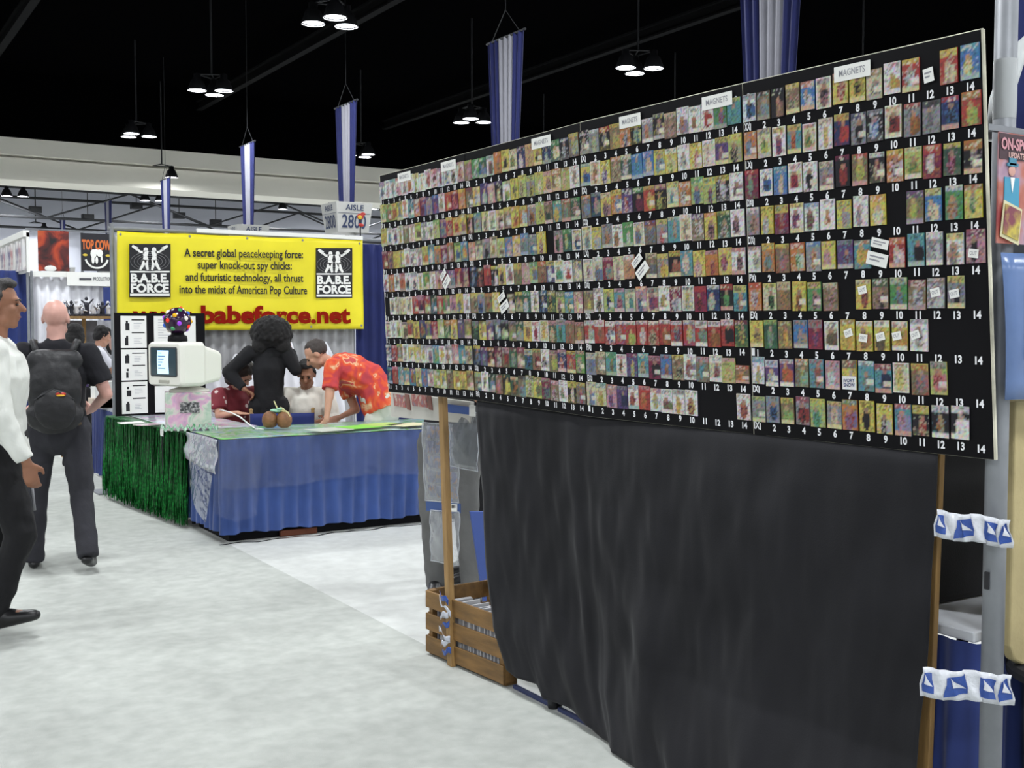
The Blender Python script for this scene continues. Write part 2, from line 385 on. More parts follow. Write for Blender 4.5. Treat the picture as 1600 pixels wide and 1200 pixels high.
# ------------------------------------------------------------------ aisle banners (cloth strips along the aisle) with four-sided signs
def pleat(x, n, a): return a * math.sin(x * n * 2 * math.pi)
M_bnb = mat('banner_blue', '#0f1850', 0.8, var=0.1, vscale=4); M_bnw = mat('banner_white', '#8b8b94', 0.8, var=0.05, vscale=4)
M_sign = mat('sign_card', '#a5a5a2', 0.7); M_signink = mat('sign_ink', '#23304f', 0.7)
def aisle_banner(px, dist_y, label, sign_label, lo=4.62, hi=7.05, w=1.31):
    c = on_y(px, 511, dist_y); x, y = c.x, c.y
    t = thing('aisle_banner', label, 'banner', (x, y, lo), 0, 'aisle banners')
    def strip(name, f0, f1, m, ph):
        def fn(u, v):
            taper = 0.72 + 0.28 * v; s = (f0 + (f1 - f0) * u - 0.5) * w * taper
            return Vector((0.035 * math.sin((f0 + (f1 - f0) * u) * 46 + ph) * (0.5 + 0.5 * v), -s, (hi - lo) * v))
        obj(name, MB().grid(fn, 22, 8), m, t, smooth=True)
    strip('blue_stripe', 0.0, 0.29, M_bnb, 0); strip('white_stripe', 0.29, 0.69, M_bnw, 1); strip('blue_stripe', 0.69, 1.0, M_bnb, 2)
    obj('top_rod', MB().tube([(0, -w / 2 - 0.03, hi - lo), (0, w / 2 + 0.03, hi - lo)], 0.025, 6), M_dsteel, t)
    obj('hanger', MB().tube([(0, -0.5, hi - lo), (0, 0, hi - lo + 0.5), (0, 0.5, hi - lo)], 0.008, 4).tube([(0, 0, hi - lo + 0.5), (0, 0, 11.5 - lo)], 0.008, 4), M_dsteel, t)
    s = thing('aisle_sign', sign_label, 'sign', (x, y, lo - 0.72), 0, 'aisle signs')
    h = 0.48
    mb = MB(); top, bot = 0.72, 0.0
    vs = []
    for z, k in ((bot, 0.82), (top, 1.0)): vs += [(-h * k, -h * k, z), (h * k, -h * k, z), (h * k, h * k, z), (-h * k, h * k, z)]
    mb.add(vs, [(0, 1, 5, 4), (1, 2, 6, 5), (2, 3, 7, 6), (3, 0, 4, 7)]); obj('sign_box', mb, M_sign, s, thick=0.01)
    mb = MB(); mb2 = MB()
    for (ux, uy) in ((1, 0), (0, -1), (-1, 0), (0, 1)):
        u = Vector((ux, uy, 0)); nrm = Vector((uy, -ux, 0))
        def pt(a, z):
            k = 0.82 + 0.18 * z / 0.72; return u * a * h * k + nrm * (h * k + 0.012) + Vector((0, 0, z))
        sl_ = (pt(0, .7) - pt(0, 0)).normalized()
        put_text(mb, 'AISLE', pt(-0.52, 0.53), pt(0.52, 0.53), 0.13, up=sl_, n=nrm, bold=0.015)
        put_text(mb, '2800', pt(-0.78, 0.11), pt(0.78, 0.11), 0.31, up=sl_, n=nrm, bold=0.015)
        mb2.obox(pt(-0.93, 0.455) - nrm * 0.003, (pt(0.93, 0.455) - pt(-0.93, 0.455)), (0, 0, 0.008), nrm * 0.004)
    obj('lettering', mb, M_signink, s); obj('rule_line', mb2, M_signink, s)
    obj('hanger', MB().tube([(0, 0, 0.72), (0, 0, 0.76)], 0.02, 6).tube([(-h, 0, 0.72), (h, 0, 0.72)], 0.012, 5), M_dsteel, s)
for px, (k, lab, sl) in zip((1198, 790, 543, 390, 262, 172, 101), (
        (1.17, 'widest blue and white aisle banner, above the magnet board', 'aisle sign hidden behind the magnet board, nearest'),
        (1.61, 'blue and white aisle banner above the middle of the magnet board', 'aisle sign hidden behind the middle of the magnet board'),
        (2.09, 'blue and white aisle banner hanging over the readable 2800 sign', 'grey and white aisle 2800 sign above the yellow banner'),
        (2.54, 'blue and white aisle banner second left of the 2800 sign', 'aisle sign peeking over the top of the yellow banner'),
        (3.14, 'narrow far aisle banner above the left end of the yellow banner', 'far aisle sign hidden behind the yellow banner'),
        (3.69, 'narrow far aisle banner above the orange-lettered black poster', 'far aisle sign behind the black poster'),
        (4.3, 'farthest narrow aisle banner above the red poster', 'farthest aisle sign behind the red poster'))):
    d = 13.3 * k; p = at_d(px, 511, d); aisle_banner(px, p.y, lab, sl)
# ================================================================== THE MAGNET BOARD
ETOP = [Vector(p) for p in ((2.4269, 5.0895, 2.3458), (2.4372, 4.2602, 2.349), (2.4526, 3.4279, 2.3554), (2.4705, 2.5932, 2.3493), (2.4792, 1.7637, 2.3328))]
EBOT = [Vector(p) for p in ((2.4775, 5.1062, 1.2754), (2.4987, 4.27, 1.2787), (2.5054, 3.4418, 1.2633), (2.5393, 2.5974, 1.2617), (2.5624, 1.7599, 1.2626))]
BO = Vector((2.4830, 5.1027, 1.2749)); BU = Vector((0.0212, -0.99976, -0.0041)); BV = Vector((-0.0621, -0.0054, 0.998)); BN = BU.cross(BV).normalized()
if BN.x > 0: BN = -BN
def bpt(k, u, v, lift=0.0):
    """point on panel k (0..3), u 0..1 left to right, v 0..1 bottom to top"""
    a = EBOT[k].lerp(EBOT[k + 1], u); b = ETOP[k].lerp(ETOP[k + 1], u); return a.lerp(b, v) + BN * lift
def bframe(k, u, v):
    du = (bpt(k, u + .01, v) - bpt(k, u - .01, v)).normalized(); n = BN; dv = n.cross(du).normalized()
    if dv.z < 0: dv = -dv
    n = du.cross(dv); return du, dv, n
COLX = [0.036 + 0.0708 * i for i in range(14)]
ROWV = [0.890 - 0.1063 * r for r in range(9)]                # bottom edge of the magnets of row r
PW = (EBOT[1] - EBOT[0]).length; PH = 1.08
board = thing('magnet_display_board', 'long black display board covered with rows of numbered comic magnets', 'display board', (2.48, 3.43, 1.262))
M_edge = mat('worn_board_edge', '#b9b6a4', 0.7, var=0.45, vscale=9)
prefix = ['DX', 'PX', 'EX', 'I', 'IX', 'IX', 'XX', 'LX', 'DX']
for k in range(4):
    mb = MB()
    NN = 6
    fr = MB().grid(lambda u, v: bpt(k, 0.002 + 0.996 * u, v), NN, 4)
    pan = obj('panel', fr, M_black, board, world=True)
    md = pan.modifiers.new('thickness', 'SOLIDIFY'); md.thickness = 0.012; md.offset = 0
    def trim(pts, r_): obj('edge_trim', MB().tube(pts, r_, 6), M_edge, pan, world=True)
    trim([bpt(k, i / 8, 1.0, 0.002) for i in range(9)], 0.0022 if k < 2 else 0.003)
    trim([bpt(k, i / 8, 0.0, 0.002) for i in range(9)], 0.0014)
    if k == 3:
        trim([bpt(3, 1.0, v / 8, 0.003) for v in range(9)], 0.005); trim([bpt(3, 0.0, v / 8, 0.004) for v in range(9)], 0.002)
    if k == 0: trim([bpt(0, 0.0, v / 8, 0.003) for v in range(9)], 0.004)
    if k == 2: trim([bpt(2, 0.0, 0.6 + v / 20, 0.004) for v in range(9)], 0.0015)
    num = MB()
    for r in range(9):
        for c in range(14):
            s = str(c + 1); u = COLX[c]; v = ROWV[r] - 0.0238
            du, dv, n = bframe(k, u, v); cap = 0.0195; wd = text_width(s, cap, 0.92, 0.04); ctr = bpt(k, u, v)
            ctr = ctr + dv * random.uniform(-.0015, .0015)
            put_text(num, s, ctr - du * wd / 2, ctr + du * wd / 2, cap, up=dv, n=n, lift=0.0075, bold=0.04)
        s = prefix[(r + 2 * k) % 9] if k else 'X'
        ctr = bpt(k, 0.008, ROWV[r] - 0.022); du, dv, n = bframe(k, 0.02, 0.5); wd = 0.011 * len(s)
        put_text(num, s, ctr - du * 0.002, ctr + du * wd, 0.022, up=dv, n=n, lift=0.0078, bold=0.03)
    tag(obj('row_numbers', num, M_num, pan, world=True), kind='stuff')
    bo = MB()
    for (u, v) in ((0.03, 0.965), (0.965, 0.965)): 
        c = bpt(k, u, v, 0.006); obj('screw', MB().ell(c, (0.004, 0.006, 0.006), 8, 6), M_steel, pan, world=True)

# ---- the magnets: code of three letters = ground, title band, figure
PAL = dict(w='#d2d0cc', y='#c4b53a', o='#b9732c', r='#a8352f', m='#7a2346', p='#b98790', v='#5c4476', b='#3f76ac', n='#2b3560', c='#4e8f98',
           g='#4c8a4c', d='#345844', l='#a3ad55', k='#221f26', t='#7d6a4e', e='#c3bb94', s='#85868a', f='#b98a6c')
CN = dict(w='white', y='yellow', o='orange', r='red', m='maroon', p='pink', v='purple', b='blue', n='navy', c='teal', g='green', d='dark green', l='lime', k='black', t='brown', e='cream', s='grey', f='tan')
ART = [
 ['wvs wvp wcs wrp wrv wyo wyl wye wpr wrk wmr wcb wtk wmr', 'lyg glt lyo yls woy cnd osp mpm svb vbr wpt roy mor oyr', 'yly wsc wem wey tte wpe lyt wvs wws lgs vpc rym yor ytv',
  'mpt tmv yly yot wtp wsv wts lyo csw oyt mps tow lgb cby', 'wwr orp wwt pmr wwk wsv wwl gly wpv pvm mvp pvs mrp mvm', '... ewt ewp ewp ews rpv mpn rmy dks rpe gls ptv yyt wws',
  'esp wep eeg est tyr ylt nvr vyt mrp lgw dog yot vkm tpy', 'nws rpm tye wst yws yew wsy wsv cbl wry wst prw cny syt', 'nbc rpt cst cyw bmr leg bcs wsp lgy ylt tdm ylo yol tye'],
 ['tlp ggs dgs wsm oot yyk eeg nkw fff yyk ndc dgy kns tyy', 'tmd yes vnw pvw kvy wlg yyt lyt slk lyw ypt toy lte wws', 'kyw sgl eyk eps eyk tyw yor oyw swk lgt tpd cgy trs dgt',
  'pot eks spk ety lyt bcw yop sbt svb yym ... psk dgy eyk', 'kks kdt rpm kyw yek wws tyt pte lgt tot vyw wyg wwr skw', 'tyd syk tor yye ... ktw dys dgw wwn kds dtk ldk cbd pty',
  'ksd ykt vsw ksw kse tsl dky yet wrm ely dpe cpd tpt tpy', 'kyt vms kot mks tpr dms tme dek tlk wwk tpy npr ryo gps', 'tyk wwk dks tdp kdy dek tks lkt ytt mpv tpm wwg kyw tyr'],
 ['kkt swe krs tyl oyn kyc swo ksv tet wwo wwr wcr gdr cyc', 'ycn eet yyv tot des bbc bbe yys ywl wws yyr ewp vyp lyk', 'tos nsp yek oyb vkr kgm rly kpd eyc oot lgv lym kys wwk',
  'eys yye sst wwt ggw eet tmt syr cef ews tvt yok dlt wwk', 'esm ewt mpc ees fwf ... tes syo kyt ccw yyp opm yym wrk', 'tsy wsk lyk cpm esc pov esv wwt mts eky mrk nwe krg cyf',
  'rwe rwt rwn rwo rwy rww rwt rwo rwm rwy rws rwo rwk dmt', 'set tes cgt wpk vmy cct mpk bst tyk wwr tpc ewr lpy tro', 'ees ecy pom vsn wcm rpo wry wwm wsy wwm ... ... ... wwm'],
 ['wsk tks kkf tyk bos esk ypr yyk ets wwy rys ... rye bcy', 'oos esg wyv cyr epg wey nyr snk ksb eek sro sks nrk roy', 'mrs wwn bce ewm wwk ses kmr try kwm oym leg mrw dym kos',
  'swt yyw myr wyv wbm wwo yyp wws yow ... tvy bye gwo ymg', 'wms oyt tys org sbo yyp vsm cty ... row cck sws wys pmk', 'orm eyk tet yyk gyk tet ... yem tdk get tms sts syk ...',
  'yyt dls tto bsc msv ewt yty ywt ywt ywy wst ... ... ...', 'wcy vwe vwo tol cst ppw ynw cwt crn ety tys lsr ... ...', 'sls ssk tyl smk lyg sye ogr yyk yyk crp kyr kwo kww ...']]
M_mag = mat_attr('magnet_print', 0.5, 0.5)
def mute(c):
    g_ = 0.3 * c[0] + 0.6 * c[1] + 0.1 * c[2]; return tuple((x * 0.82 + g_ * 0.18) * 0.84 for x in c)
def jit(c, a, rnd): return tuple(max(0.0, x * (1 + rnd.uniform(-a, a))) for x in c)
def mix(a, b, t): return tuple(x * (1 - t) + y * t for x, y in zip(a, b))
def cover(code, w, h, rnd, nu=9, nv=16):
    """thin magnet, front towards +Z (local x right, y up), printed with blocks of colour"""
    g, ti, fi = [rgb(PAL[c]) for c in code]; mb = MB(); T = 0.004
    flesh = rgb('#b08468'); dark = rgb('#2a2428'); pale = rgb('#d8d2c0')
    cx = rnd.uniform(0.38, 0.62); cy = rnd.uniform(0.42, 0.62); fw = rnd.uniform(0.17, 0.32); twin = rnd.random() < 0.3
    acc = rgb(PAL[rnd.choice('ryobgkwpec')]); border = code[0] in 'we' and rnd.random() < 0.45; box = rnd.random() < 0.2; band = rnd.uniform(0.13, 0.26); foot = rnd.random() < 0.3
    grid_c = {}
    for j in range(nv + 1):
        for i in range(nu + 1):
            u = i / nu; v = 1 - j / nv              # v: 0 top, 1 bottom
            c = mix(g, acc, 0.12 if v > .75 else 0.0)
            if v < band:
                c = mix(ti, g, 0.25)
                if abs(v - band * .55) < band * .4 and 0.1 < u < 0.9 and rnd.random() < 0.55: c = mix(c, acc if rnd.random() < .5 else dark if sum(ti) > .7 else pale, 0.65)
            elif foot and v > 0.86: c = mix(ti, pale, 0.4)
            else:
                d1 = ((u - cx) / fw) ** 2 + ((v - cy - 0.12) / 0.34) ** 2
                d2 = ((u - cx - fw * 1.3) / fw) ** 2 + ((v - cy - 0.15) / 0.25) ** 2 if twin else 9
                hd = ((u - cx) / (fw * .6)) ** 2 + ((v - cy + 0.17) / 0.1) ** 2
                if hd < 1: c = mix(flesh, fi, 0.25)
                elif d1 < 1: c = mix(fi, dark if rnd.random() < .35 else acc, 0.2 + 0.5 * rnd.random())
                elif d2 < 1: c = mix(acc, fi, 0.4)
                elif rnd.random() < 0.22: c = mix(c, acc if rnd.random() < .6 else dark, 0.55)
            if box and 0.62 < v < 0.8 and u > 0.5: c = mix(pale, acc, 0.2)
            if border and (i in (0, nu) or j in (0, nv)): c = rgb('#dedcd8')
            grid_c[i, j] = jit(mute(c), 0.24, rnd)
    for j in range(nv):
        for i in range(nu):
            x0, x1 = (i / nu - .5) * w, ((i + 1) / nu - .5) * w; y0, y1 = j / nv * h, (j + 1) / nv * h
            mb.add([(x0, y0, T), (x1, y0, T), (x1, y1, T), (x0, y1, T)], [(0, 1, 2, 3)], [grid_c[i, j], grid_c[i + 1, j], grid_c[i + 1, j + 1], grid_c[i, j + 1]])
    e = jit(mix(g, dark, .3), .1, rnd); a = w / 2
    mb.add([(-a, 0, 0), (a, 0, 0), (a, h, 0), (-a, h, 0), (-a, 0, T), (a, 0, T), (a, h, T), (-a, h, T)], [(0, 1, 5, 4), (1, 2, 6, 5), (2, 3, 7, 6), (3, 0, 4, 7), (3, 2, 1, 0)], e)
    return mb
def colphrase(code):
    a, b, c = [CN[x] for x in code]; q = [a]
    for x in (b, c):
        if x not in q: q.append(x)
    return q[0] + ' and ' + q[-1] if len(q) > 1 else 'all ' + q[0]
ORD = ['top', 'second', 'third', 'fourth', 'fifth', 'sixth', 'seventh', 'eighth', 'bottom']
NUMW = 'one two three four five six seven eight nine ten eleven twelve thirteen fourteen'.split()
PANEL = ['leftmost', 'second', 'third', 'rightmost']
slots = []
for k in (3, 2, 1, 0):
    for c in range(13, -1, -1):
        for r in range(9):
            code = ART[k][r].split()[c]
            if '.' not in code: slots.append((k, r, c, code))
rest = MB(); MAGN = {}
for idx, (k, r, c, code) in enumerate(slots):
    rnd = random.Random(k * 1000 + r * 20 + c)
    wfull = PW * 0.0708
    w_ = wfull * ((rnd.uniform(0.83, 0.93)) if k == 3 else rnd.uniform(0.93, 0.985)); h_ = PH * rnd.uniform(0.0735, 0.0815)
    if k == 2 and r == 6: h_ = PH * 0.079
    if k == 2 and r == 7 and c == 13: h_ *= 0.72
    u = COLX[c] + rnd.uniform(-.002, .002); v = ROWV[r] + rnd.uniform(-.002, .003)
    du, dv, n = bframe(k, u, v); o = bpt(k, u, v, 0.0065)
    a = rnd.gauss(0, 0.008); du2 = du * math.cos(a) + dv * math.sin(a); dv2 = dv * math.cos(a) - du * math.sin(a)
    MX = Matrix(((du2.x, dv2.x, n.x, o.x), (du2.y, dv2.y, n.y, o.y), (du2.z, dv2.z, n.z, o.z), (0, 0, 0, 1)))
    if idx < 300:
        mb = cover(code, w_, h_, rnd)
        ob = obj('comic_magnet', mb, M_mag); ob.matrix_world = MX; WM[ob.name] = MX
        tag(ob, '%s comic cover magnet above numeral %s, %s row of %s board panel' % (colphrase(code), NUMW[c], ORD[r], PANEL[k]), 'magnet', 'comic cover magnets on the board')
    else:
        mb = cover(code, w_, h_, rnd, 5, 9)
        for f, cc in zip(mb.f, mb.c): rest.add([MX @ mb.v[i] for i in f], [tuple(range(len(f)))], cc)
    MAGN[(k, r, c)] = (MX, w_, h_)
o = obj('comic_magnets_far_rows', rest, M_mag); tag(o, 'rows of small comic cover magnets at the far left of the board', 'magnets', kind='stuff')
# the one cover with readable lettering
MX, w_, h_ = MAGN[(3, 7, 6)]
mb = MB(); mb.obox((-w_ * .5, 0, .0042), (w_, 0, 0), (0, h_ * .45, 0), (0, 0, .0004), rgb('#dcdcdc')); t2 = MB()
for i, s in enumerate(('IVORY', 'SNOW')): put_text(mb, s, (-w_ * .4, h_ * (.24 - .15 * i), .0046), (w_ * .4, h_ * (.26 - .15 * i), .0046), h_ * .12, up=(0, 1, 0), n=(0, 0, 1), lift=.0003, bold=.03, col=rgb('#2b3560'))
par = [o for o in COL.objects if o.get('label', '').endswith('numeral seven, eighth row of rightmost board panel')][0]
obj('lettering', mb, M_mag, par)
# small white OUT stickers and price cards
def card(k, u, v, w_, h_, ang, label, texts, name='price_card', cat='card', group=None, lift=0.0125):
    du, dv, n = bframe(k, min(max(u, .02), .98), v); o = bpt(k, u, v, lift); a = math.radians(ang)
    d1 = du * math.cos(a) + dv * math.sin(a); d2 = dv * math.cos(a) - du * math.sin(a)
    t = thing(name, label, cat, o, 0, group)
    b = MB().obox(o - d1 * w_ / 2 - d2 * h_ / 2, d1 * w_, d2 * h_, n * 0.0012); obj('paper', b, M_white, t, world=True)
    tx = MB()
    for i, s in enumerate(texts):
        q = o + d2 * (h_ * (0.5 - (i + 0.78) / (len(texts) + 0.15))) ; put_text(tx, s, q - d1 * w_ * .36, q + d1 * w_ * .36, h_ * .42 / len(texts), up=d2, n=n, lift=0.0018, bold=0.01)
    if not texts:
        for i in range(2): tx.obox(o - d1 * w_ * .36 + d2 * h_ * (.12 - .28 * i) + n * .0012, d1 * w_ * (.7 - .2 * i), d2 * h_ * .12, n * .0006)
    obj('lettering' if texts else 'faded_writing', tx, mat('faded_ink', '#8f8f96', 0.8), t, world=True)
sidx = 0
for (r, c, fu, fv, a) in ((5, 11, .5, .5, 12), (5, 12, .45, .45, 10), (6, 6, .6, .55, 18), (6, 7, .45, .4, -8), (6, 8, .45, .45, 14), (6, 9, .35, .48, 12), (6, 10, .35, .52, 18), (4, 13, .45, .3, -8), (5, 7, .5, .62, 10)):
    card(3, COLX[c] + (fu - .5) * .06, ROWV[r] + fv * .083, 0.028, 0.022, a, 'small white OUT sticker on the magnet above numeral %s, %s row' % (NUMW[c], ORD[r]), ['OUT'], 'out_sticker', 'sticker', 'OUT stickers on magnets')
card(3, COLX[11], ROWV[0] + .03, 0.03, 0.036, 8, 'small white price card at the empty spot above numeral twelve, top row', [], group='price cards')
for (k, c, r, a, lab) in ((3, 8, 4, -14, 'right board panel, empty spot above numeral nine'), (2, 5, 4, 38, 'third board panel, empty spot above numeral six'), (1, 4, 5, 28, 'second board panel, empty spot above numeral five'), (0, 10, 4, 40, 'leftmost board panel above numeral eleven')):
    aa = math.radians(a)
    for i, (s, hh, tx) in enumerate((('upper', .026, []), ('lower', .036, []))):
        off = (0.022, -0.022)[i]; du = -math.sin(aa) * off / PW; dv = math.cos(aa) * off / PH
        card(k, COLX[c] + du, ROWV[r] + .042 + dv, .058 if i == 0 else .07, hh, a, 'tilted white card on %s, %s of two' % (lab, s), tx, group='tilted price cards')
for i, (px, py, k, lab, wd) in enumerate(((633, 269, 0, 'first', .13), (703, 250, 0, 'second', .13), (849, 213, 1, 'third', .13), (988, 180, 2, 'fourth', .115), (1124, 147, 2, 'fifth', .135), (1337, 97, 3, 'sixth', .125))):
    p = on_pl(px, py, BO, BN); a0, a1 = ETOP[k], ETOP[k + 1]; u = (p - a0).dot((a1 - a0).normalized()) / (a1 - a0).length
    card(k, u, 0.967, wd, 0.042, 0, 'white MAGNETS strip along board top, %s from the left' % lab, ['MAGNETS'], 'header_strip', 'sign', 'MAGNETS header strips', lift=0.0135)

# ------------------------------------------------------------------ posts, pole, tape
def post(name, p_top, p_bot, w_, d_, label):
    p_top, p_bot = Vector(p_top), Vector(p_bot); u = Vector((0, -1, 0)); n = Vector((-1, 0, 0))
    t = MB(); ax = p_top - p_bot
    t.obox(p_bot - u * w_ / 2, u * w_, ax, -n * d_)
    return mob(name, t, M_wood, label, 'post', bevel=0.003)
pf = on_z(702, 1041, 0.0); pt_ = on_pl(674, 615, BO + BN * 0.0, BN) - BN * 0.045
pt_.z = 1.32
post('wooden_post', pt_ + Vector((0, 0, 0)), pf, 0.042, 0.03, 'slim pale wooden post taped to the slatted crate')
o2 = BO - BN * 0.05
post('wooden_post', on_pl(1458, 700, o2, BN), on_pl(1430, 1440, o2, BN), 0.05, 0.02, 'wooden post at the right edge of the black drape')
p = at_d(1562, 511, 2.90); PX, PY = p.x, p.y
pole = thing('metal_pole', 'tall grey metal pole right of the magnet board', 'pole', (PX, PY, 0))
obj('shaft', MB().lathe([(0.028, 0.02), (0.028, 3.0)], 20), M_steel, pole, smooth=True)
obj('base_plate', MB().lathe([(0.11, 0.0), (0.11, 0.012), (0.04, 0.022)], 24), M_steel, pole)
obj('tape_wrap', MB().lathe([(0.0285, 2.13), (0.0292, 2.15), (0.0290, 2.26), (0.0285, 2.28)], 20, cap=False), mat('clear_tape', '#a2a5a6', 0.25), pole, smooth=True)
obj('slot', MB().box((-0.034, -0.006, 0.92), (-0.027, 0.006, 0.965)), M_ink, pole)
M_tapew = mat('tape_white', '#c9ccd2', 0.15, bump=0.3, bscale=50); M_tapeb = mat('tape_blue', '#2a4a94', 0.15, bump=0.3, bscale=50)
def tape_band(label, pts, h_):
    """loop of shiny printed tape round the post and the pole"""
    t = thing('printed_tape_band', label, 'tape', Vector(pts[0]))
    n = 40; L = [Vector(p) for p in pts]
    def along(s):
        q = s * (len(L) - 1); i = min(int(q), len(L) - 2); return L[i].lerp(L[i + 1], q - i)
    fn = lambda u, v: along(u) + Vector((0.004 * math.sin(u * 40 + 3 * v), 0.008 * math.sin(u * 23 + 2 * v) * math.sin(v * 5 + u * 7), (v - .5) * h_ + 0.003 * math.sin(u * 11 + 1.5)))
    obj('tape', MB().grid(fn, n, 5), M_tapew, t, world=True, smooth=True, thick=0.0012)
    off = Vector((-0.0022, -0.0022, 0))
    for k, (a, b) in enumerate(((0.03, 0.14), (0.27, 0.52), (0.64, 0.82), (0.88, 0.97))):
        obj('blue_print', MB().grid(lambda u, v: fn(a + (b - a) * u, .16 + .66 * v + .12 * (u - .5) * (k % 2)) + off, 8, 3), M_tapeb, t, world=True, smooth=True)
        obj('wedge_print', MB().grid(lambda u, v: fn(a + (b - a) * (.22 + .7 * u), .62 - .22 * u + .34 * (v - .5) * (1 - u)) + off * 2, 6, 2), M_tapew, t, world=True, smooth=True)
q = lambda px, py, o_=0.0: on_pl(px, py, BO + BN * o_, BN)
a = at_d(1460, 818, 2.90); b = at_d(1580, 834, 2.852)
tape_band('upper shiny blue and white printed tape round post and pole', [a, a.lerp(b, .33), a.lerp(b, .66), b], 0.072)
a = at_d(1438, 1066, 2.90); b = at_d(1582, 1078, 2.852)
tape_band('lower shiny blue and white printed tape round post and pole', [a, a.lerp(b, .33), a.lerp(b, .66), b], 0.078)

# ------------------------------------------------------------------ black drape hung from the board
def poly(pts):
    L = [Vector(p) for p in pts]; d = [0]
    for i in range(1, len(L)): d.append(d[-1] + (L[i] - L[i - 1]).length)
    def fn(s):
        x = s * d[-1]
        for i in range(1, len(L)):
            if x <= d[i] + 1e-9: return L[i - 1].lerp(L[i], (x - d[i - 1]) / (d[i] - d[i - 1] + 1e-9))
        return L[-1]
    return fn
oD = BO + BN * 0.010; oT = BO - BN * 0.02
def dp(px, py, o_=None):
    r = on_pl(px, py, o_ or oD, BN)
    if r.z < 0.012:
        r = on_z(px, py, 0.012)
    return r
TP_ = [dp(745, 618, oT), dp(900, 636, oT), dp(1180, 668, oT), dp(1465, 700, oT)]; Tp = poly(TP_)
Bt = poly([dp(791, 1046), dp(806, 1057), dp(837, 1070), dp(851, 1090), dp(885, 1104), dp(914, 1123), dp(943, 1150), dp(960, 1174), dp(1000, 1200), dp(1100, 1262), dp(1250, 1345), dp(1412, 1425)])
Lf = poly([TP_[0], dp(745, 640), dp(750, 730), dp(758, 840), dp(770, 980), dp(791, 1046)])
Rt = poly([TP_[3], dp(1465, 722), dp(1462, 800), dp(1450, 1000), dp(1434, 1190), dp(1412, 1425)])
P00, P10, P01, P11 = Tp(0), Tp(1), Bt(0), Bt(1)
def drape(s, t):
    p = Tp(s) * (1 - t) + Bt(s) * t + Lf(t) * (1 - s) + Rt(t) * s - (P00 * (1 - s) * (1 - t) + P10 * s * (1 - t) + P01 * (1 - s) * t + P11 * s * t)
    x = s * 2.5
    f = 0.0
    for (c0, sl, wd, am) in ((0.06, 0.22, .03, .012), (0.10, 0.5, .035, .012), (0.30, 0.02, .018, .02), (0.28, 0.33, .03, .014), (0.36, 0.25, .04, .012), (0.52, -.03, .03, .016), (0.70, 0.05, .03, .016), (0.62, 0.12, .025, .012), (0.80, -.06, .035, .014), (0.9, 0.0, .03, .012), (0.68, -0.24, .03, .014), (.45, .3, .04, .01)):
        f += am * math.exp(-((s - c0 - sl * t) / wd) ** 2) * min(1, 0.25 + 1.2 * t)
    sag = 0.02 * math.sin(math.pi * min(1, t * 2.2)) * math.sin(math.pi * min(1, max(0, (s - .3) / .7)))
    f += 0.010 * mnoise.noise(Vector((x * 3, t * 2.5, 0))) + 0.008 * mnoise.noise(Vector((x * 9 + t * 4, t * 4, 3))) + 0.005 * mnoise.noise(Vector((x * 22, t * 7, 9)))
    hem = 0.03 * math.sin(x * 21) * max(0, t - .75)
    return p + BN * (f * min(1, t * 8) + sag + hem)
mob('black_drape', MB().grid(drape, 150, 90), M_blackcloth, 'wrinkled black cloth hanging below the magnet board', 'drape', smooth=True, thick=0.002)
# ================================================================== DEALER'S SPACE BEHIND THE BOARD
def skirt(parent, pts, z0, z1, m, name='skirt', pitch=0.085, amp=0.018, seed=0):
    """pleated table skirt along a polyline of floor points"""
    L = poly([Vector((p[0], p[1], 0)) for p in pts]); tot = sum((Vector(pts[i + 1]) - Vector(pts[i])).length for i in range(len(pts) - 1))
    n = max(8, int(tot / pitch * 7))
    def fn(u, v):
        p = L(u); q = L(min(1, u + .002)) - L(max(0, u - .002)); nr = Vector((q.y, -q.x, 0)); nr = nr.normalized() if nr.length > 1e-9 else Vector((0, -1, 0))
        s = u * tot / pitch
        a = amp * (0.35 + 0.65 * (1 - v)) * (math.sin(2 * math.pi * s + 1.6 * mnoise.noise(Vector((s * .6, seed, v * .5)))) + 0.5 * mnoise.noise(Vector((s * .9, v * 2, seed))))
        zz = z0 + (z1 - z0) * v
        if v < 0.01: zz += 0.008 * math.sin(s * 2.1 + seed)
        return p + nr * (a + 0.01) + Vector((0, 0, zz))
    return obj(name, MB().grid(fn, n, 8), m, parent, world=True, smooth=True)
M_plastic_top = mat('white_table_cover', '#c9ccd2', 0.3)
c = on_z(1507, 1003, 0.75); TX0, TY0 = c.x, c.y
TX0 = max(TX0, 2.685); TY0 = 1.90
t = thing('dealer_table', 'long white-topped table with blue skirt behind the magnet board', 'table', (TX0 + .38, (TY0 + 4.12) / 2, 0))
obj('table_top', MB().box((TX0, TY0, 0.735), (TX0 + .76, 4.10, 0.765)), M_plastic_top, t, world=True, bevel=0.004)
skirt(t, [(TX0 + .76, TY0), (TX0, TY0), (TX0, TY0 + .5)][::-1], 0.02, 0.735, M_bluedrape, seed=3)
skirt(t, [(TX0, 3.9), (TX0, 4.10), (TX0 + .76, 4.10)][::-1], 0.02, 0.735, M_bluedrape, seed=5)
for (x, y) in ((TX0 + .06, TY0 + .08), (TX0 + .7, TY0 + .08), (TX0 + .06, 4.0), (TX0 + .7, 4.0)): obj('leg', MB().tube([(x, y, 0), (x, y, .735)], 0.016, 8), M_dsteel, t, world=True)
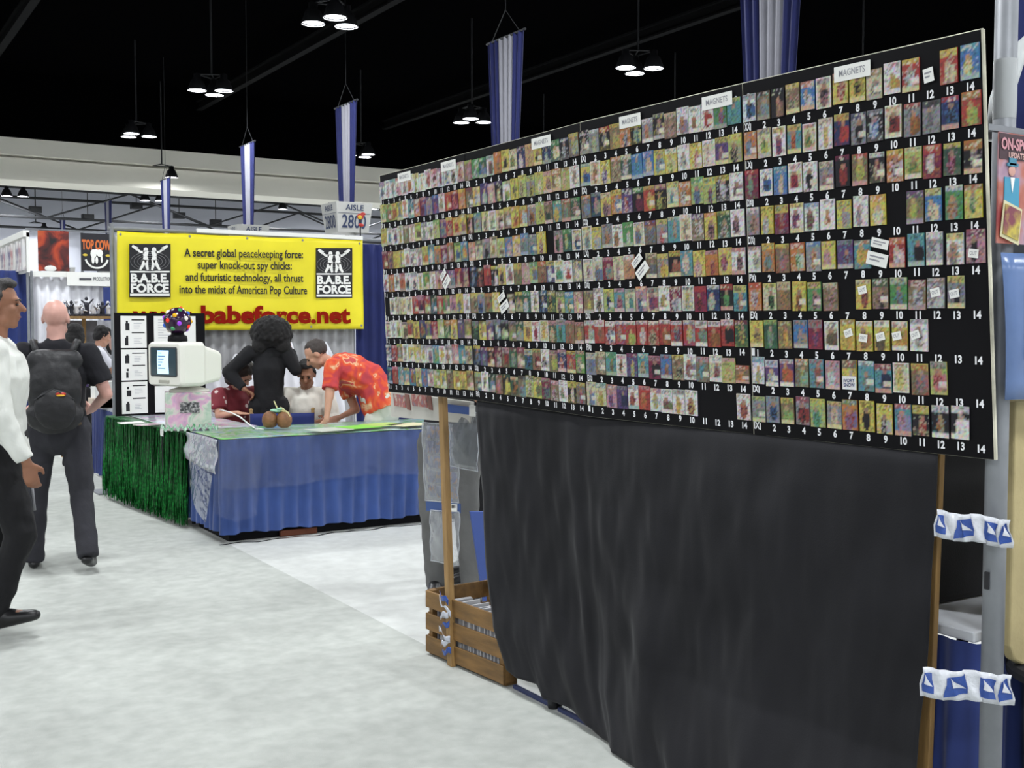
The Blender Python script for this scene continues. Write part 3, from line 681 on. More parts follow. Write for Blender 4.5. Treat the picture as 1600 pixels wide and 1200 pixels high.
# a wheeled leg just inside the hem
lg = on_z(855, 1108, 0.0); t = thing('display_stand_foot', 'dark little foot on the carpet at the drape hem', 'stand foot', (lg.x + 0.03, lg.y, 0))
obj('foot', MB().lathe([(0.022, 0), (0.024, 0.03), (0.014, 0.06)], 12), M_dsteel, t, smooth=True); obj('rod', MB().tube([(0, 0, 0.05), (0, 0, 0.7)], 0.011, 8), M_dsteel, t)
for i, (a, b, lab) in enumerate(((4.14, 3.86, 'farther white cardboard box under the drape hem beside the crate'), (3.79, 3.25, 'nearer white cardboard box under the drape hem'))):
    t = thing('cardboard_box', lab, 'box', (2.82, (a + b) / 2, 0.0), 0, 'white boxes under the board')
    obj('carton', MB().box((2.622, b, 0.018), (2.99, a, 0.28)), M_white, t, world=True, bevel=0.004)
    obj('lid', MB().box((2.615, b - .006, 0.24), (2.997, a + .006, 0.292)), M_white, t, world=True, bevel=0.003)
    obj('base_board', MB().box((2.608, b - .01, 0.003), (3.0, a + .01, 0.017)), mat('navy_board', '#2a335a', 0.6), t, world=True)
t = thing('black_display_case', 'black draped display case standing on the white-topped table', 'case', (TX0 + .40, TY0 + .75, 0.766))
cs = MB(); cs.box((TX0 + .14, TY0 + .24, .767), (TX0 + .72, TY0 + 1.3, 1.7)); obj('case_body', cs, M_blackcloth, t, world=True, bevel=0.02)
obj('front_fold', MB().grid(lambda u, v: Vector((TX0 + .13 + .012 * math.sin(u * 30), TY0 + .24 + u * 1.05, .77 + v * .9)), 40, 4), M_blackcloth, t, world=True, smooth=True, thick=.002)

# posters and tan panel beside the pole
YP = PY + 0.005
def ypanel(name, px0, py0, py1, wd, th, m, label, cat, y=YP, bevel=0.0, parent=None):
    a = on_y(px0, py1, y); b = on_y(px0, py0, y)
    mb = MB().box((a.x, y, a.z), (a.x + wd, y + th, b.z))
    if parent: return obj(name, mb, m, parent, world=True, bevel=bevel)
    return mob(name, mb, m, label, cat, bevel=bevel)
a = on_y(1578, 1045, YP); b = on_y(1578, 625, YP)
t = thing('tan_bin', 'tan padded panel with rounded foot at the right edge', 'panel', (a.x + .35, YP + .2, a.z))
vs = []; prof = [(0.0, 0.06), (0.02, 0.02), (0.06, 0.0), (0.7, 0.0), (0.7, b.z - a.z), (0.0, b.z - a.z)]
mb = MB(); n_ = len(prof)
for yy in (YP, YP + .03): vs += [(a.x + x, yy, a.z + z) for x, z in prof]
mb.add(vs, [tuple(range(n_)), tuple(range(2 * n_ - 1, n_ - 1, -1))] + [(i, n_ + i, n_ + (i + 1) % n_, (i + 1) % n_) for i in range(n_)])
obj('panel_body', mb, mat('tan_card', '#a89a70', 0.75, var=0.1, vscale=9, bump=.1), t, world=True, bevel=0.006)
obj('dark_shelf', MB().lathe([(.185, a.z - .04), (.205, a.z - .03), (.205, a.z - .012), (.195, a.z - .003)], 40, o=(a.x + .20, YP - .10, 0)), M_ink, t, world=True)
obj('support_leg', MB().box((a.x + .14, YP + .0, 0), (a.x + .6, YP + .03, a.z - .03)), mat('dark_plinth', '#17171d', .8), t, world=True)
YQ = PY - 0.036
# blue-grey glossy poster above it
a = on_y(1556, 625, YQ); b = on_y(1556, 395, YQ)
t = thing('glossy_poster', 'glossy blue-grey poster sleeve above the tan panel', 'poster', (a.x + .3, YQ, a.z))
obj('sheet', MB().grid(lambda u, v: Vector((a.x + .02 + u * .62 - .03 * v, YQ - .012 - .02 * math.sin(u * 3) - .03 * v * (1 - v), a.z + .0 + v * (b.z - a.z))), 12, 8), mat('poster_blue', '#6179a6', 0.25, var=.25, vscale=3), t, world=True, smooth=True, thick=.002)
obj('dark_portrait', MB().grid(lambda u, v: Vector((a.x + .085 + .4 * u, YQ - .024 - .02 * math.sin((u * .4 + .19) * 4), a.z + .1 + v * .2)), 8, 6), mat('poster_dark', '#54565f', .3, var=.5, vscale=8), t, world=True, smooth=True, thick=.001)
# comic poster with the lettering ON-SPO.. UPDATE
a = on_y(1551, 380, YQ); b = on_y(1551, 206, YQ); H_ = b.z - a.z; X0 = a.x; yp = YQ - .012
t = thing('comic_poster', 'red and purple comic poster lettered ON-SPOT UPDATE beside the pole', 'poster', (X0 + .3, YQ, a.z))
obj('sheet', MB().box((X0, yp, a.z), (X0 + .6, yp + .004, b.z)), mat_ramp('poster_print', [(0.3, '#6b4a74'), (0.45, '#a98a9a'), (0.55, '#b06a5a'), (0.7, '#8f3a3c')], scale=9, rough=.35), t, world=True)
obj('header', MB().box((X0, yp - .002, b.z - H_ * .24), (X0 + .6, yp, b.z - H_ * .01)), mat('poster_header', '#3a1f28', .4), t, world=True)
tx = MB(); put_text(tx, 'ON-SPOT', (X0 + .005, yp, b.z - H_ * .15), (X0 + .135, yp, b.z - H_ * .15), H_ * .10, n=(0, -1, 0), lift=.004, bold=.03); obj('title', tx, mat('title_pink', '#c58a92', .4), t, world=True)
tx = MB(); put_text(tx, 'UPDATE', (X0 + .035, yp, b.z - H_ * .225), (X0 + .10, yp, b.z - H_ * .225), H_ * .05, n=(0, -1, 0), lift=.004, bold=.02); obj('subtitle', tx, mat('title_red', '#d9b0a8', .4), t, world=True)
fg = MB(); fx = X0 + .052
fg.obox((fx - .03, yp - .003, a.z + H_ * .33), (.06, 0, 0), (0.0, 0, H_ * .27), (0, .002, 0)); obj('suit_shape', fg, mat('suit_blue', '#3f8fae', .4), t, world=True)
obj('collar_shape', MB().add([(fx - .009, yp - .004, a.z + H_ * .6), (fx + .009, yp - .004, a.z + H_ * .6), (fx, yp - .004, a.z + H_ * .46)], [(0, 1, 2)]), M_white, t, world=True, thick=.001)
obj('head_shape', MB().ell((fx, yp - .002, a.z + H_ * .66), (.014, .003, H_ * .05)), M_skinp, t, world=True)
obj('hat_shape', MB().obox((fx - .022, yp - .005, a.z + H_ * .70), (.044, 0, 0), (0, 0, .008), (0, .003, 0)).obox((fx - .014, yp - .005, a.z + H_ * .71), (.028, 0, 0), (0, 0, .018), (0, .003, 0)), mat('hat_teal', '#3a7f98', .4), t, world=True)
obj('inset_frame', MB().obox((X0 + .005, yp - .006, a.z + H_ * .06), (.075, 0, -.02), (.012, 0, H_ * .33), (0, .002, 0)), mat('inset_cream', '#cfc9a2', .4), t, world=True)
obj('inset_print', MB().obox((X0 + .011, yp - .009, a.z + H_ * .085), (.063, 0, -.016), (.010, 0, H_ * .27), (0, .002, 0)), mat_ramp('inset_art', [(0.35, '#7a3a48'), (0.5, '#c2b04a'), (0.65, '#4a3a50')], scale=16, rough=.4), t, world=True)
obj('rail', MB().box((X0 - .02, YQ + .004, b.z + .005), (X0 + .7, YQ + .02, b.z + .02)), M_steel, t, world=True)
a = on_y(1582, 200, YP + .25)
mob('blue_drape_panel', MB().grid(lambda u, v: Vector((a.x + u * .9, YP + .25 + .02 * math.sin(u * 40), a.z - .15 + v * 1.1)), 50, 4), M_navy, 'blue drape strip at the top right corner', 'drape', smooth=True, thick=.003)
a = on_y(1552, 200, YP + .12)
mob('white_hoop', MB().tube([(a.x + .02, YP + .12, a.z - .03), (a.x + .03, YP + .12, a.z + .08), (a.x + .09, YP + .12, a.z + .2), (a.x + .2, YP + .12, a.z + .28)], [.03, .03, .028, .025], 10), mat('white_plastic', '#c4c8c8', .35), 'curved white plastic arm above the comic poster', 'arm', smooth=True)

# ------------------------------------------------------------------ slatted crate
ca = on_z(665, 1022, 0); cb = on_z(786, 1075, 0)
ux = (cb - ca).normalized(); CL = (cb - ca).length; vx = Vector((-ux.y, ux.x, 0)); vx = vx if vx.x > 0 else -vx
CW, CH = 0.40, 0.33; zz = Vector((0, 0, 1))
crate = thing('slatted_crate', 'brown wooden slatted crate full of boarded comics by the drape', 'crate', ca + ux * CL / 2 + vx * CW / 2)
def cslat(o_, u_, v_, n_): obj('slat', MB().obox(o_, u_, v_, n_), M_crate, crate, world=True, bevel=.003)
for z0 in (0.015, 0.125, 0.235):
    for off in (0, CW - .012): cslat(ca + vx * off + zz * z0, ux * CL, zz * .082, vx * .012)
for z0 in (0.015, 0.125, 0.235):
    for off in (0.0, CL - .012): cslat(ca + ux * off + vx * .013 + zz * z0, vx * (CW - .026), zz * .085, ux * .012)
for s in (0.013, CL - .043):
    for q_ in (0.013, CW - .043): obj('corner_post', MB().obox(ca + ux * s + vx * q_ + zz * .005, ux * .03, vx * .03, zz * .315), M_crate, crate, world=True)
for i in range(4): obj('bottom_slat', MB().obox(ca + vx * (.02 + i * .095) + ux * .005 + zz * .004, ux * (CL - .01), vx * .075, zz * .01), M_crate, crate, world=True)
# boarded comics standing in the crate
M_board_w = mat('comic_backing', '#c2c2c4', 0.5); M_board_g = mat('comic_edge', '#7f7f86', .6)
for i in range(26):
    s = 0.06 + (CL - .12) * i / 26; lean = 0.015 * math.sin(i * 1.7)
    mb = MB().obox(ca + ux * s + vx * .03 + zz * .016, vx * .17, zz * (.25 + .012 * math.sin(i * 2.3)) + ux * lean, ux * .011)
    mob('boarded_comic', mb, M_board_w if i % 4 else M_board_g, 'bagged comic with white backing board standing in the crate', 'comic', 'boarded comics in the crate')
for i in range(3):
    mb = MB().obox(ca + ux * (.25 + .1 * i) + vx * (.215) + zz * (.016), ux * .085, vx * .15, zz * (.25 + .02 * i))
    mob('small_box', mb, M_white, 'small white box at the back of the crate, %s from the post' % ('nearest', 'middle', 'farthest')[i], 'box', 'white boxes in the crate', bevel=.003)
# shiny tape wound round the post and crate
tp = thing('tape_wrapping', 'shiny blue and clear tape wound round post and crate', 'tape', (pf.x, pf.y, 0.02))
rt_ = random.Random(4)
for k in range(7):
    z0 = 0.07 + k * .042; pc = pf.lerp(pt_, z0 / 1.3); sl = rt_.uniform(-.05, .05); tw = rt_.uniform(.3, 1.2)
    def strip_(u, v): return pc + Vector((-.012 - .01 * math.sin(math.pi * u) - .004 * k % .01, (u - .5) * rt_w, (u - .5) * sl + (v - .5) * .03 * math.cos(tw * u * 3) + .008 * math.sin(u * 9 + k)))
    rt_w = rt_.uniform(.07, .12)
    obj('clear_tape' if k % 3 else 'blue_tape', MB().grid(strip_, 12, 3), mat('tape_clear', '#b8bcc6', .12) if k % 3 else M_tapeb, tp, world=True, smooth=True, thick=.001)
# blue board leaning behind the crate
q_ = [on_y(735, 800, 5.25), on_y(762, 800, 5.25), on_y(790, 1000, 5.0), on_y(762, 1000, 5.0)]
for v_ in q_[2:]: v_.z = max(v_.z, .01)
mob('blue_board', MB().add(q_ + [v_ + Vector((.01, .03, 0)) for v_ in q_], [(3, 2, 1, 0), (4, 5, 6, 7), (0, 1, 5, 4), (1, 2, 6, 5), (2, 3, 7, 6), (3, 0, 4, 7)]), mat('blue_card_board', '#223f82', .6), 'bright blue board leaning behind the crate beside the drape', 'board')

# ------------------------------------------------------------------ packs hanging below the far end of the board
M_clear = mat_film('clear_plastic', '#c8ccd2', 0.22, 0.12, 0.6)
M_smoke = mat_film('smoky_plastic', '#8d9298', 0.45, 0.15, 0.5)
M_pack = mat_ramp('pack_print', [(0.35, '#8d8f9e'), (0.5, '#6d7296'), (0.62, '#b08a62'), (0.75, '#a55a48')], scale=26, rough=.3)
XH = 2.62
def hpt(px, py, x=XH): return on_x(px, py, x)
def hquad(mb, pts, th=.004, x=XH):
    q_ = [hpt(px, py, x) for px, py in pts]; mb.add(q_ + [v + Vector((th, 0, 0)) for v in q_], [(0, 1, 2, 3), (7, 6, 5, 4), (0, 4, 5, 1), (1, 5, 6, 2), (2, 6, 7, 3), (3, 7, 4, 0)])
    return mb
tr = thing('card_tray', 'white card tray with two comic prints under the board end', 'tray', hpt(640, 655, XH + .05))
obj('tray_panel', hquad(MB(), [(611, 651), (735, 662), (735, 628), (611, 612)], .02, XH + .05), mat('tray_white', '#bdbab2', .5), tr, world=True)
for (x0, x1) in ((614, 634), (642, 668)): obj('print', hquad(MB(), [(x0 + 2, 634), (x1, 637), (x1 - 3, 618), (x0, 615)], .003, XH + .045), mat_ramp('tray_print%d' % x0, [(0.3, '#7d7a86'), (.5, '#a05048'), (.65, '#b9b3a8')], scale=30, rough=.4), tr, world=True)
for (x0, x1) in ((634, 641), (668, 675)): obj('divider', hquad(MB(), [(x0 + 2, 640), (x1, 641), (x1 - 3, 617), (x0 - 2, 615)], .006, XH + .043), mat('divider_red', '#7b5148', .6), tr, world=True)
bl = thing('header_card', 'blue cardboard header card with white end under the board', 'card', hpt(715, 648, XH + .03))
obj('card', hquad(MB(), [(697, 644), (733, 648), (733, 636), (697, 631)], .004, XH + .03), mat('card_blue', '#33549a', .5), bl, world=True)
obj('white_end', hquad(MB(), [(733, 650), (742, 651), (742, 634), (733, 633)], .004, XH + .03), M_white, bl, world=True)
def bag(name, label, pts, m, x, inner=None):
    t_ = thing(name, label, 'plastic pack', hpt((pts[0][0] + pts[1][0]) / 2, max(pts[0][1], pts[1][1]), x))
    def fn(u, v):
        a_ = hpt(*pts[0], x).lerp(hpt(*pts[1], x), u); b_ = hpt(*pts[3], x).lerp(hpt(*pts[2], x), u); p_ = a_.lerp(b_, v)
        return p_ + Vector((-.025 * math.sin(math.pi * u) * math.sin(math.pi * v) + .004 * math.sin(u * 9 + v * 14), 0, 0))
    obj('film_front', MB().grid(fn, 10, 14), m, t_, world=True, smooth=True)
    obj('film_back', MB().grid(lambda u, v: fn(u, v) * 1 + Vector((.03 * math.sin(math.pi * u) + .005, 0, 0)), 6, 6), m, t_, world=True, smooth=True)
    e_ = MB(); e_.tube([fn(i / 8, 0) for i in range(9)] + [fn(1, i / 8) for i in range(9)] + [fn(1 - i / 8, 1) for i in range(9)] + [fn(0, 1 - i / 8) for i in range(9)], .0022, 5)
    obj('sealed_edge', e_, mat('film_edge', '#b6bac0', .2), t_, world=True, smooth=True)
    return t_, fn
t_, fn = bag('clear_pack', 'clear sleeve of small figure cards hanging behind the wooden post', [(664, 782), (716, 786), (717, 664), (659, 660)], M_clear, XH + .10)
for r_ in range(5):
    for c_ in range(3):
        u0, v0 = .08 + c_ * .3, .05 + r_ * .19
        obj('figure_card', MB().grid(lambda u, v: fn(u0 + .24 * u, v0 + .15 * v) + Vector((.012, 0, 0)), 2, 2), M_pack, t_, world=True, thick=.002)
obj('hang_strip', MB().tube([fn(.5, 1), fn(.5, 1) + Vector((0, 0, .10))], .004, 5), M_ink, t_, world=True)
t_, fn = bag('smoky_pack', 'smoky plastic folder hanging left of the black drape', [(703, 728), (746, 737), (748, 645), (702, 642)], M_smoke, XH + .06)
obj('insert', MB().grid(lambda u, v: fn(.08 + .84 * u, .06 + .84 * v) + Vector((.014, 0, 0)), 4, 4), mat('smoky_insert', '#4a4c50', .4), t_, world=True, thick=.002)
obj('hang_strip', MB().tube([fn(.5, 1), fn(.5, 1) + Vector((0, 0, .03))], .004, 5), M_ink, t_, world=True)
t_, fn = bag('clear_pack', 'empty clear blister pack below a blue card behind the post', [(673, 876), (716, 884), (718, 800), (672, 797)], M_clear, XH + .10)
obj('header', hquad(MB(), [(666, 798), (719, 802), (719, 787), (665, 783)], .004, XH + .108), mat('card_blue2', '#31508c', .5), t_, world=True)
bcs = MB(); hquad(bcs, [(698, 797), (714, 799), (714, 788), (698, 787)], .002, XH + .105); obj('barcode_label', bcs, M_white, t_, world=True)
bars = MB()
for i in range(6): hquad(bars, [(700 + 2 * i, 794), (701 + 2 * i, 794), (701 + 2 * i, 789), (700 + 2 * i, 789)], .001, XH + .103)
obj('barcode', bars, M_ink, t_, world=True)
obj('hang_strip', MB().tube([hpt(690, 786, XH + .10), hpt(690, 765, XH + .10)], .003, 5), M_ink, t_, world=True)
# ================================================================== THE YELLOW BANNER BOOTH
YW = 11.15                                              # back wall of the booth
ZT = 0.77
bx0 = on_y(181, 511, YW).x
def wdrape(name, x0, x1, y, z0, z1, m, label, pitch=.11, amp=.022, cat='drape', group=None):
    n = int((x1 - x0) / pitch * 6)
    return mob(name, MB().grid(lambda u, v: Vector((x0 + (x1 - x0) * u, y + amp * math.sin(2 * math.pi * (x1 - x0) * u / pitch + 1.5 * mnoise.noise(Vector((u * 9, v, 0)))), z0 + (z1 - z0) * v)), n, 5), m, label, cat, group, smooth=True, thick=.003)
xr = on_y(566, 511, YW).x
wdrape('back_drape', bx0, xr - .05, YW + .1, 0.02, 2.48, M_gdrape, 'grey pleated back drape behind the yellow banner')
wdrape('back_drape', xr - .05, xr + 1.6, YW + .06, 0.02, 2.50, M_navy, 'dark blue back drape right of the yellow banner')
# crumpled white sheet pinned to the drape below the banner
def crump(u, v):
    x = bx0 + .75 + (xr - bx0 - .95) * u; top = 1.28 + .10 * math.sin(u * 23) + .07 * math.sin(u * 51 + 1)
    return Vector((x, YW + .03 + .025 * math.sin(u * 60 + v * 5) + .02 * mnoise.noise(Vector((u * 14, v * 4, 2))), .3 + (top - .3) * v))
mob('white_sheet', MB().grid(crump, 120, 20), M_wdrape, 'crumpled white sheet hung below the yellow banner', 'sheet', smooth=True, thick=.002)
fr = thing('pipe_frame', 'grey pipe frame carrying the booth back drapes', 'frame', (bx0 - .03, YW + .12, 0))
for x in (on_y(177, 511, YW + .12).x, xr + 1.6): obj('upright', MB().tube([(x, YW + .12, 0), (x, YW + .12, 2.60)], .022, 10), M_steel, fr, world=True); obj('foot_plate', MB().box((x - .2, YW - .05, 0), (x + .2, YW + .3, .012)), M_steel, fr, world=True)
obj('crossbar', MB().tube([(bx0 - .03, YW + .12, 2.55), (xr + 1.6, YW + .12, 2.55)], .018, 8), M_steel, fr, world=True)
# ---- banner
M_yel = mat('banner_yellow_vinyl', '#e6d81a', 0.45, var=0.06, vscale=2.5)
yb = YW - .02
A, B, C_, D = on_y(183, 517, yb), on_y(567, 514, yb), on_y(567, 375, yb), on_y(183, 361, yb)
def ban(u, v, lift=0.0):
    p = (A * (1 - u) + B * u) * (1 - v) + (D * (1 - u) + C_ * u) * v
    p.y += -.012 * math.exp(-((u - .78 - .25 * (1 - v)) / .06) ** 2) + .008 * math.sin(u * 11 + v * 3) - lift + .01 * math.sin(3.14 * u * 4) * v
    p.z += -.012 * math.sin(math.pi * (u * 4 % 1)) * v * .6
    return p
yban = thing('yellow_banner', 'yellow vinyl banner lettered www.babeforce.net across the booth back', 'banner', A.lerp(B, .5))
obj('vinyl', MB().grid(ban, 60, 20), M_yel, yban, world=True, smooth=True, thick=.002)
for (u, v) in ((.012, .97), (.27, .975), (.5, .975), (.73, .975), (.985, .96), (.99, .04), (.77, .03), (.012, .03)): obj('grommet', MB().ell(ban(u, v, .004), (.012, .004, .012), 8, 6), M_steel, yban, world=True)
obj('top_strip', MB().box((on_y(308, 365, yb).x, yb - .012, 2.535), (xr, yb + .02, 2.575)), M_white, yban, world=True)
def bline(mb, s, px0, py0, px1, py1, cap_px, bold=.0):
    a_, b_ = on_y(px0, py0, yb - .028), on_y(px1, py1, yb - .028); cap = cap_px * (a_ - CE).dot(CF) / FPX
    put_text(mb, s, a_, b_, cap, n=(0, -1, 0), lift=.0, bold=bold)
for nm, a_ in (('tagline', ('A secret global peacekeeping force:', 288, 400.5, 473.5, 403.5)), ('tagline', ('super knock-out spy chicks:', 309, 419.5, 456, 421)), ('tagline', ('and futuristic technology, all thrust', 290, 438.5, 474, 440.5)), ('tagline', ('into the midst of American Pop Culture', 280.5, 458, 480, 459.5))):
    mb = MB(); bline(mb, *a_, 12.6, .022); obj(nm, mb, M_ink, yban, world=True)
mb = MB(); bline(mb, 'www.', 207, 503, 306, 503.5, 24, .04); bline(mb, 'babeforce.net', 314, 504, 548, 504, 26, .04); obj('web_address', mb, mat('banner_red', '#861406', .7, spec=.1), yban, world=True)
def logo(px0, py0, px1, py1, sfx):
    y_ = yb - .026; W_, H_ = px1 - px0, py1 - py0
    def q(u, v, l=0.0): p = on_y(px0 + W_ * u, py0 + H_ * v, y_ - l); return p
    def rect(mb, u0, v0, u1, v1, l): mb.add([q(u0, v1, l), q(u1, v1, l), q(u1, v0, l), q(u0, v0, l)], [(0, 1, 2, 3)])
    mb = MB(); rect(mb, 0, 0, 1, 1, .0); root = obj('logo_panel', mb, M_ink, yban, world=True, thick=.002)
    mb = MB()
    for k in range(5):
        rx, ry = .47 - .085 * k, .18 - .034 * k
        pts = [q(.5 + rx * math.cos(t * math.pi / 14), .33 + ry * math.sin(t * math.pi / 14), .004) for t in range(29)]; mb.tube(pts, .0028, 4)
    obj('ring', mb, mat('logo_grey', '#6e6e70', .5), root, world=True)
    mb = MB(); L = .007
    def limb(pts, ws):
        for i in range(len(pts) - 1):
            (a0, b0), (a1, b1) = pts[i], pts[i + 1]; w0, w1 = ws[i], ws[i + 1]; dx, dy = (b1 - b0) * H_, -(a1 - a0) * W_; l_ = math.hypot(dx, dy); dx, dy = dx / l_ / W_, dy / l_ / H_
            mb.add([q(a0 - dx * w0, b0 - dy * w0, L), q(a0 + dx * w0, b0 + dy * w0, L), q(a1 + dx * w1, b1 + dy * w1, L), q(a1 - dx * w1, b1 - dy * w1, L)], [(0, 1, 2, 3)])
    for sx in (-1, 1):
        cx = .5 + sx * .1
        hp = [q(cx + .055 * math.cos(t * math.pi / 6), .105 + .04 * math.sin(t * math.pi / 6), L) for t in range(12)]; mb.add(hp, [tuple(range(12))])
        limb([(cx, .13), (cx + sx * .01, .24), (cx, .31)], [4.5, 3.2, 4.5])
        limb([(cx - sx * .01, .3), (cx - sx * .02, .40), (cx - sx * .05, .49)], [3.0, 2.4, 1.6]); limb([(cx + sx * .02, .3), (cx + sx * .07, .40), (cx + sx * .14, .49)], [3.0, 2.4, 1.6])
        limb([(cx + sx * .04, .16), (cx + sx * .14, .15), (cx + sx * .22, .09)], [2.0, 1.8, 1.4]); limb([(cx + sx * .2, .10), (cx + sx * .33, .035)], [2.8, 1.8])
    obj('figures', mb, M_white, root, world=True)
    mb = MB(); rect(mb, .02, .505, .98, .535, .004); rect(mb, .02, .93, .98, .975, .004)
    for s, v in (('B.A.B.E.', .715), ('FORCE', .905)): put_text(mb, s, q(.04, v, .004), q(.96, v, .004), H_ * .155 * (q(0, v) - CE).dot(CF) / FPX, n=(0, -1, 0), lift=0, bold=.045)
    obj('lettering', mb, M_white, root, world=True)
logo(202, 381, 266.5, 464.5, 'a'); logo(493.5, 387.5, 550.5, 465.5, 'b')
# ornament on the pole top
pq = on_y(563, 356, YW + .02)
t = thing('toy_ornament', 'small red and yellow toy perched at the right end of the banner', 'ornament', (pq.x, pq.y, 2.55))
obj('stick', MB().tube([(0, 0, 0), (0, 0, pq.z - 2.43)], .008, 6), M_ink, t)
blob('red_body', [ell((0, 0, pq.z - 2.43), (.04, .03, .035)), ell((.035, 0, pq.z - 2.40), (.03, .02, .02)), ell((.01, 0, pq.z - 2.52), (.035, .02, .02))], mat('toy_red', '#a8271f', .5), t, .008, 2)
blob('yellow_face', [ell((-.015, -.025, pq.z - 2.44), (.025, .018, .024))], mat('toy_yellow', '#d0ac1e', .5), t, .006, 2)

# ---- tables
M_holo = mat_ramp('holographic_film', [(0.30, '#8fa4d6'), (0.42, '#d8d4e8'), (0.5, '#b6d8c8'), (0.58, '#e0b8d6'), (0.68, '#b49ad8')], scale=7, rough=.22, metal=.25, dist=1.0)
M_holo2 = mat_ramp('holographic_green', [(0.30, '#7fc8bc'), (0.42, '#c9d8d8'), (0.5, '#7ad06a'), (0.56, '#d4d4c4'), (0.66, '#7fb4d8')], scale=3.2, rough=.25, metal=.2, dist=1.5)
M_holos = mat_ramp('silver_sparkle_film', [(0.3, '#a9b4cc'), (0.42, '#d9d8e2'), (0.5, '#c4d6d0'), (0.58, '#d8c6d6'), (0.7, '#b8b8d0')], scale=16, rough=.25, metal=.2, dist=1.0, bump=.4)
FX, FY = 2.57, 8.10; FY1 = 8.97; FX1 = 4.75
ft = thing('front_table', 'blue-skirted table at the front of the yellow banner booth', 'table', ((FX + FX1) / 2, (FY + FY1) / 2, 0))
obj('table_top', MB().box((FX, FY, ZT - .03), (FX1, FY1, ZT)), mat('table_laminate', '#8d8d88', .5), ft, world=True)
skirt(ft, [(FX, FY1), (FX, FY), (FX1, FY)][::1], 0.07, ZT, mat('blue_skirt_cloth', '#2a4684', .75, var=.12, vscale=6, sheen=.3), pitch=.115, amp=.02, seed=1)
for (x, y) in ((FX + .08, FY + .1), (FX1 - .08, FY + .1), (FX + .08, FY1 - .1), (FX1 - .08, FY1 - .1)): obj('leg', MB().tube([(x, y, 0), (x, y, ZT - .03)], .016, 8), M_dsteel, ft, world=True)
obj('shade_panel', MB().box((FX + .06, FY + .07, 0), (FX1 - .06, FY + .08, ZT - .04)).box((FX + .06, FY + .08, 0), (FX + .07, FY1 - .05, ZT - .04)), M_black, ft, world=True)  # added black panels standing in for the shade under the table
mob('orange_box', MB().box((FX + .45, FY + .035, 0.002), (FX + .75, FY + .065, .05)), mat('rust_card', '#5e3019', .8), 'low rust-brown box just showing under the blue skirt', 'box', bevel=.004)
mob('floor_film', MB().grid(lambda u, v: Vector((FX - .05 + (FX1 - FX + .05) * u, FY - .035 - .03 * v - .012 * math.sin(u * 60), .006 + .004 * math.sin(u * 33))), 90, 2), M_clear, 'strip of clear plastic lying on the carpet before the blue skirt', 'plastic sheet', smooth=True)
def cover_film(name, label, x0, x1, y0, y1, m, z=ZT + .004, amp=.004):
    return mob(name, MB().grid(lambda u, v: Vector((x0 + (x1 - x0) * u, y0 + (y1 - y0) * v, z + amp * (1 + mnoise.noise(Vector((u * 9, v * 7, z)))))), 36, 16), m, label, 'table cover', smooth=True, thick=.002)
cover_film('shiny_table_cover', 'green and silver shiny cover on the front table', FX - .02, FX1, FY - .02, FY1, M_holo2)
# clear plastic over the front, one loose corner
M_film = mat_film('clear_film', '#d5dcee', 0.03, 0.12, 0.22)
def film(u, v):
    hang = 0.36 + .02 * math.sin(u * 9)
    x = FX - .03 + (FX1 - FX + .03) * u
    return Vector((x, FY - .045 - .02 * math.sin(u * 31) * (1 - v) - .012 * mnoise.noise(Vector((u * 12, v * 3, 0))), ZT + .008 - hang * (1 - v)))
pf_ = thing('clear_table_film', 'clear plastic sheet hanging over the blue table skirt', 'plastic sheet', ((FX + FX1) / 2, FY - .04, .4))
obj('front_fall', MB().grid(film, 110, 10), mat_film('clear_film_front', '#d5dcee', 0.035, 0.08, 0.26), pf_, world=True, smooth=True)
obj('top_sheet', MB().grid(lambda u, v: Vector((FX - .03 + (FX1 - FX + .03) * u, FY - .045 + (FY1 - FY) * v, ZT + .02 + .003 * math.sin(u * 50 + v * 9))), 60, 6), M_film, pf_, world=True, smooth=True)
def loose(u, v):
    x = FX - .06 + .34 * u * (1 - .25 * (1 - v)); h_ = .62 - .16 * abs(u - .6)
    return Vector((x - .05 * (1 - v) * (1 - u), FY - .07 - .05 * math.sin(u * 8) * (1 - v) - .05 * (1 - v), ZT + .01 - h_ * (1 - v)))
obj('loose_corner', MB().grid(loose, 16, 16), M_film, pf_, world=True, smooth=True)
obj('side_fall', MB().grid(lambda u, v: Vector((FX - .055 - .05 * (1 - v) * math.sin(3 * u + 1) - .05 * (1 - v), FY - .05 + (FY1 - FY) * .8 * u, ZT + .01 - (.6 - .2 * u) * (1 - v))), 14, 12), M_film, pf_, world=True, smooth=True)
mob('holographic_foil', MB().grid(lambda u, v: Vector((FX - .045 - .02 * (1 - v) - .01 * math.sin(v * 9 + u * 5), FY - .03 + .84 * u, ZT + .006 - (.25 - .04 * u) * (1 - v))), 20, 8), M_holos, 'sparkly holographic foil folded over the front table corner', 'foil', smooth=True, thick=.002)
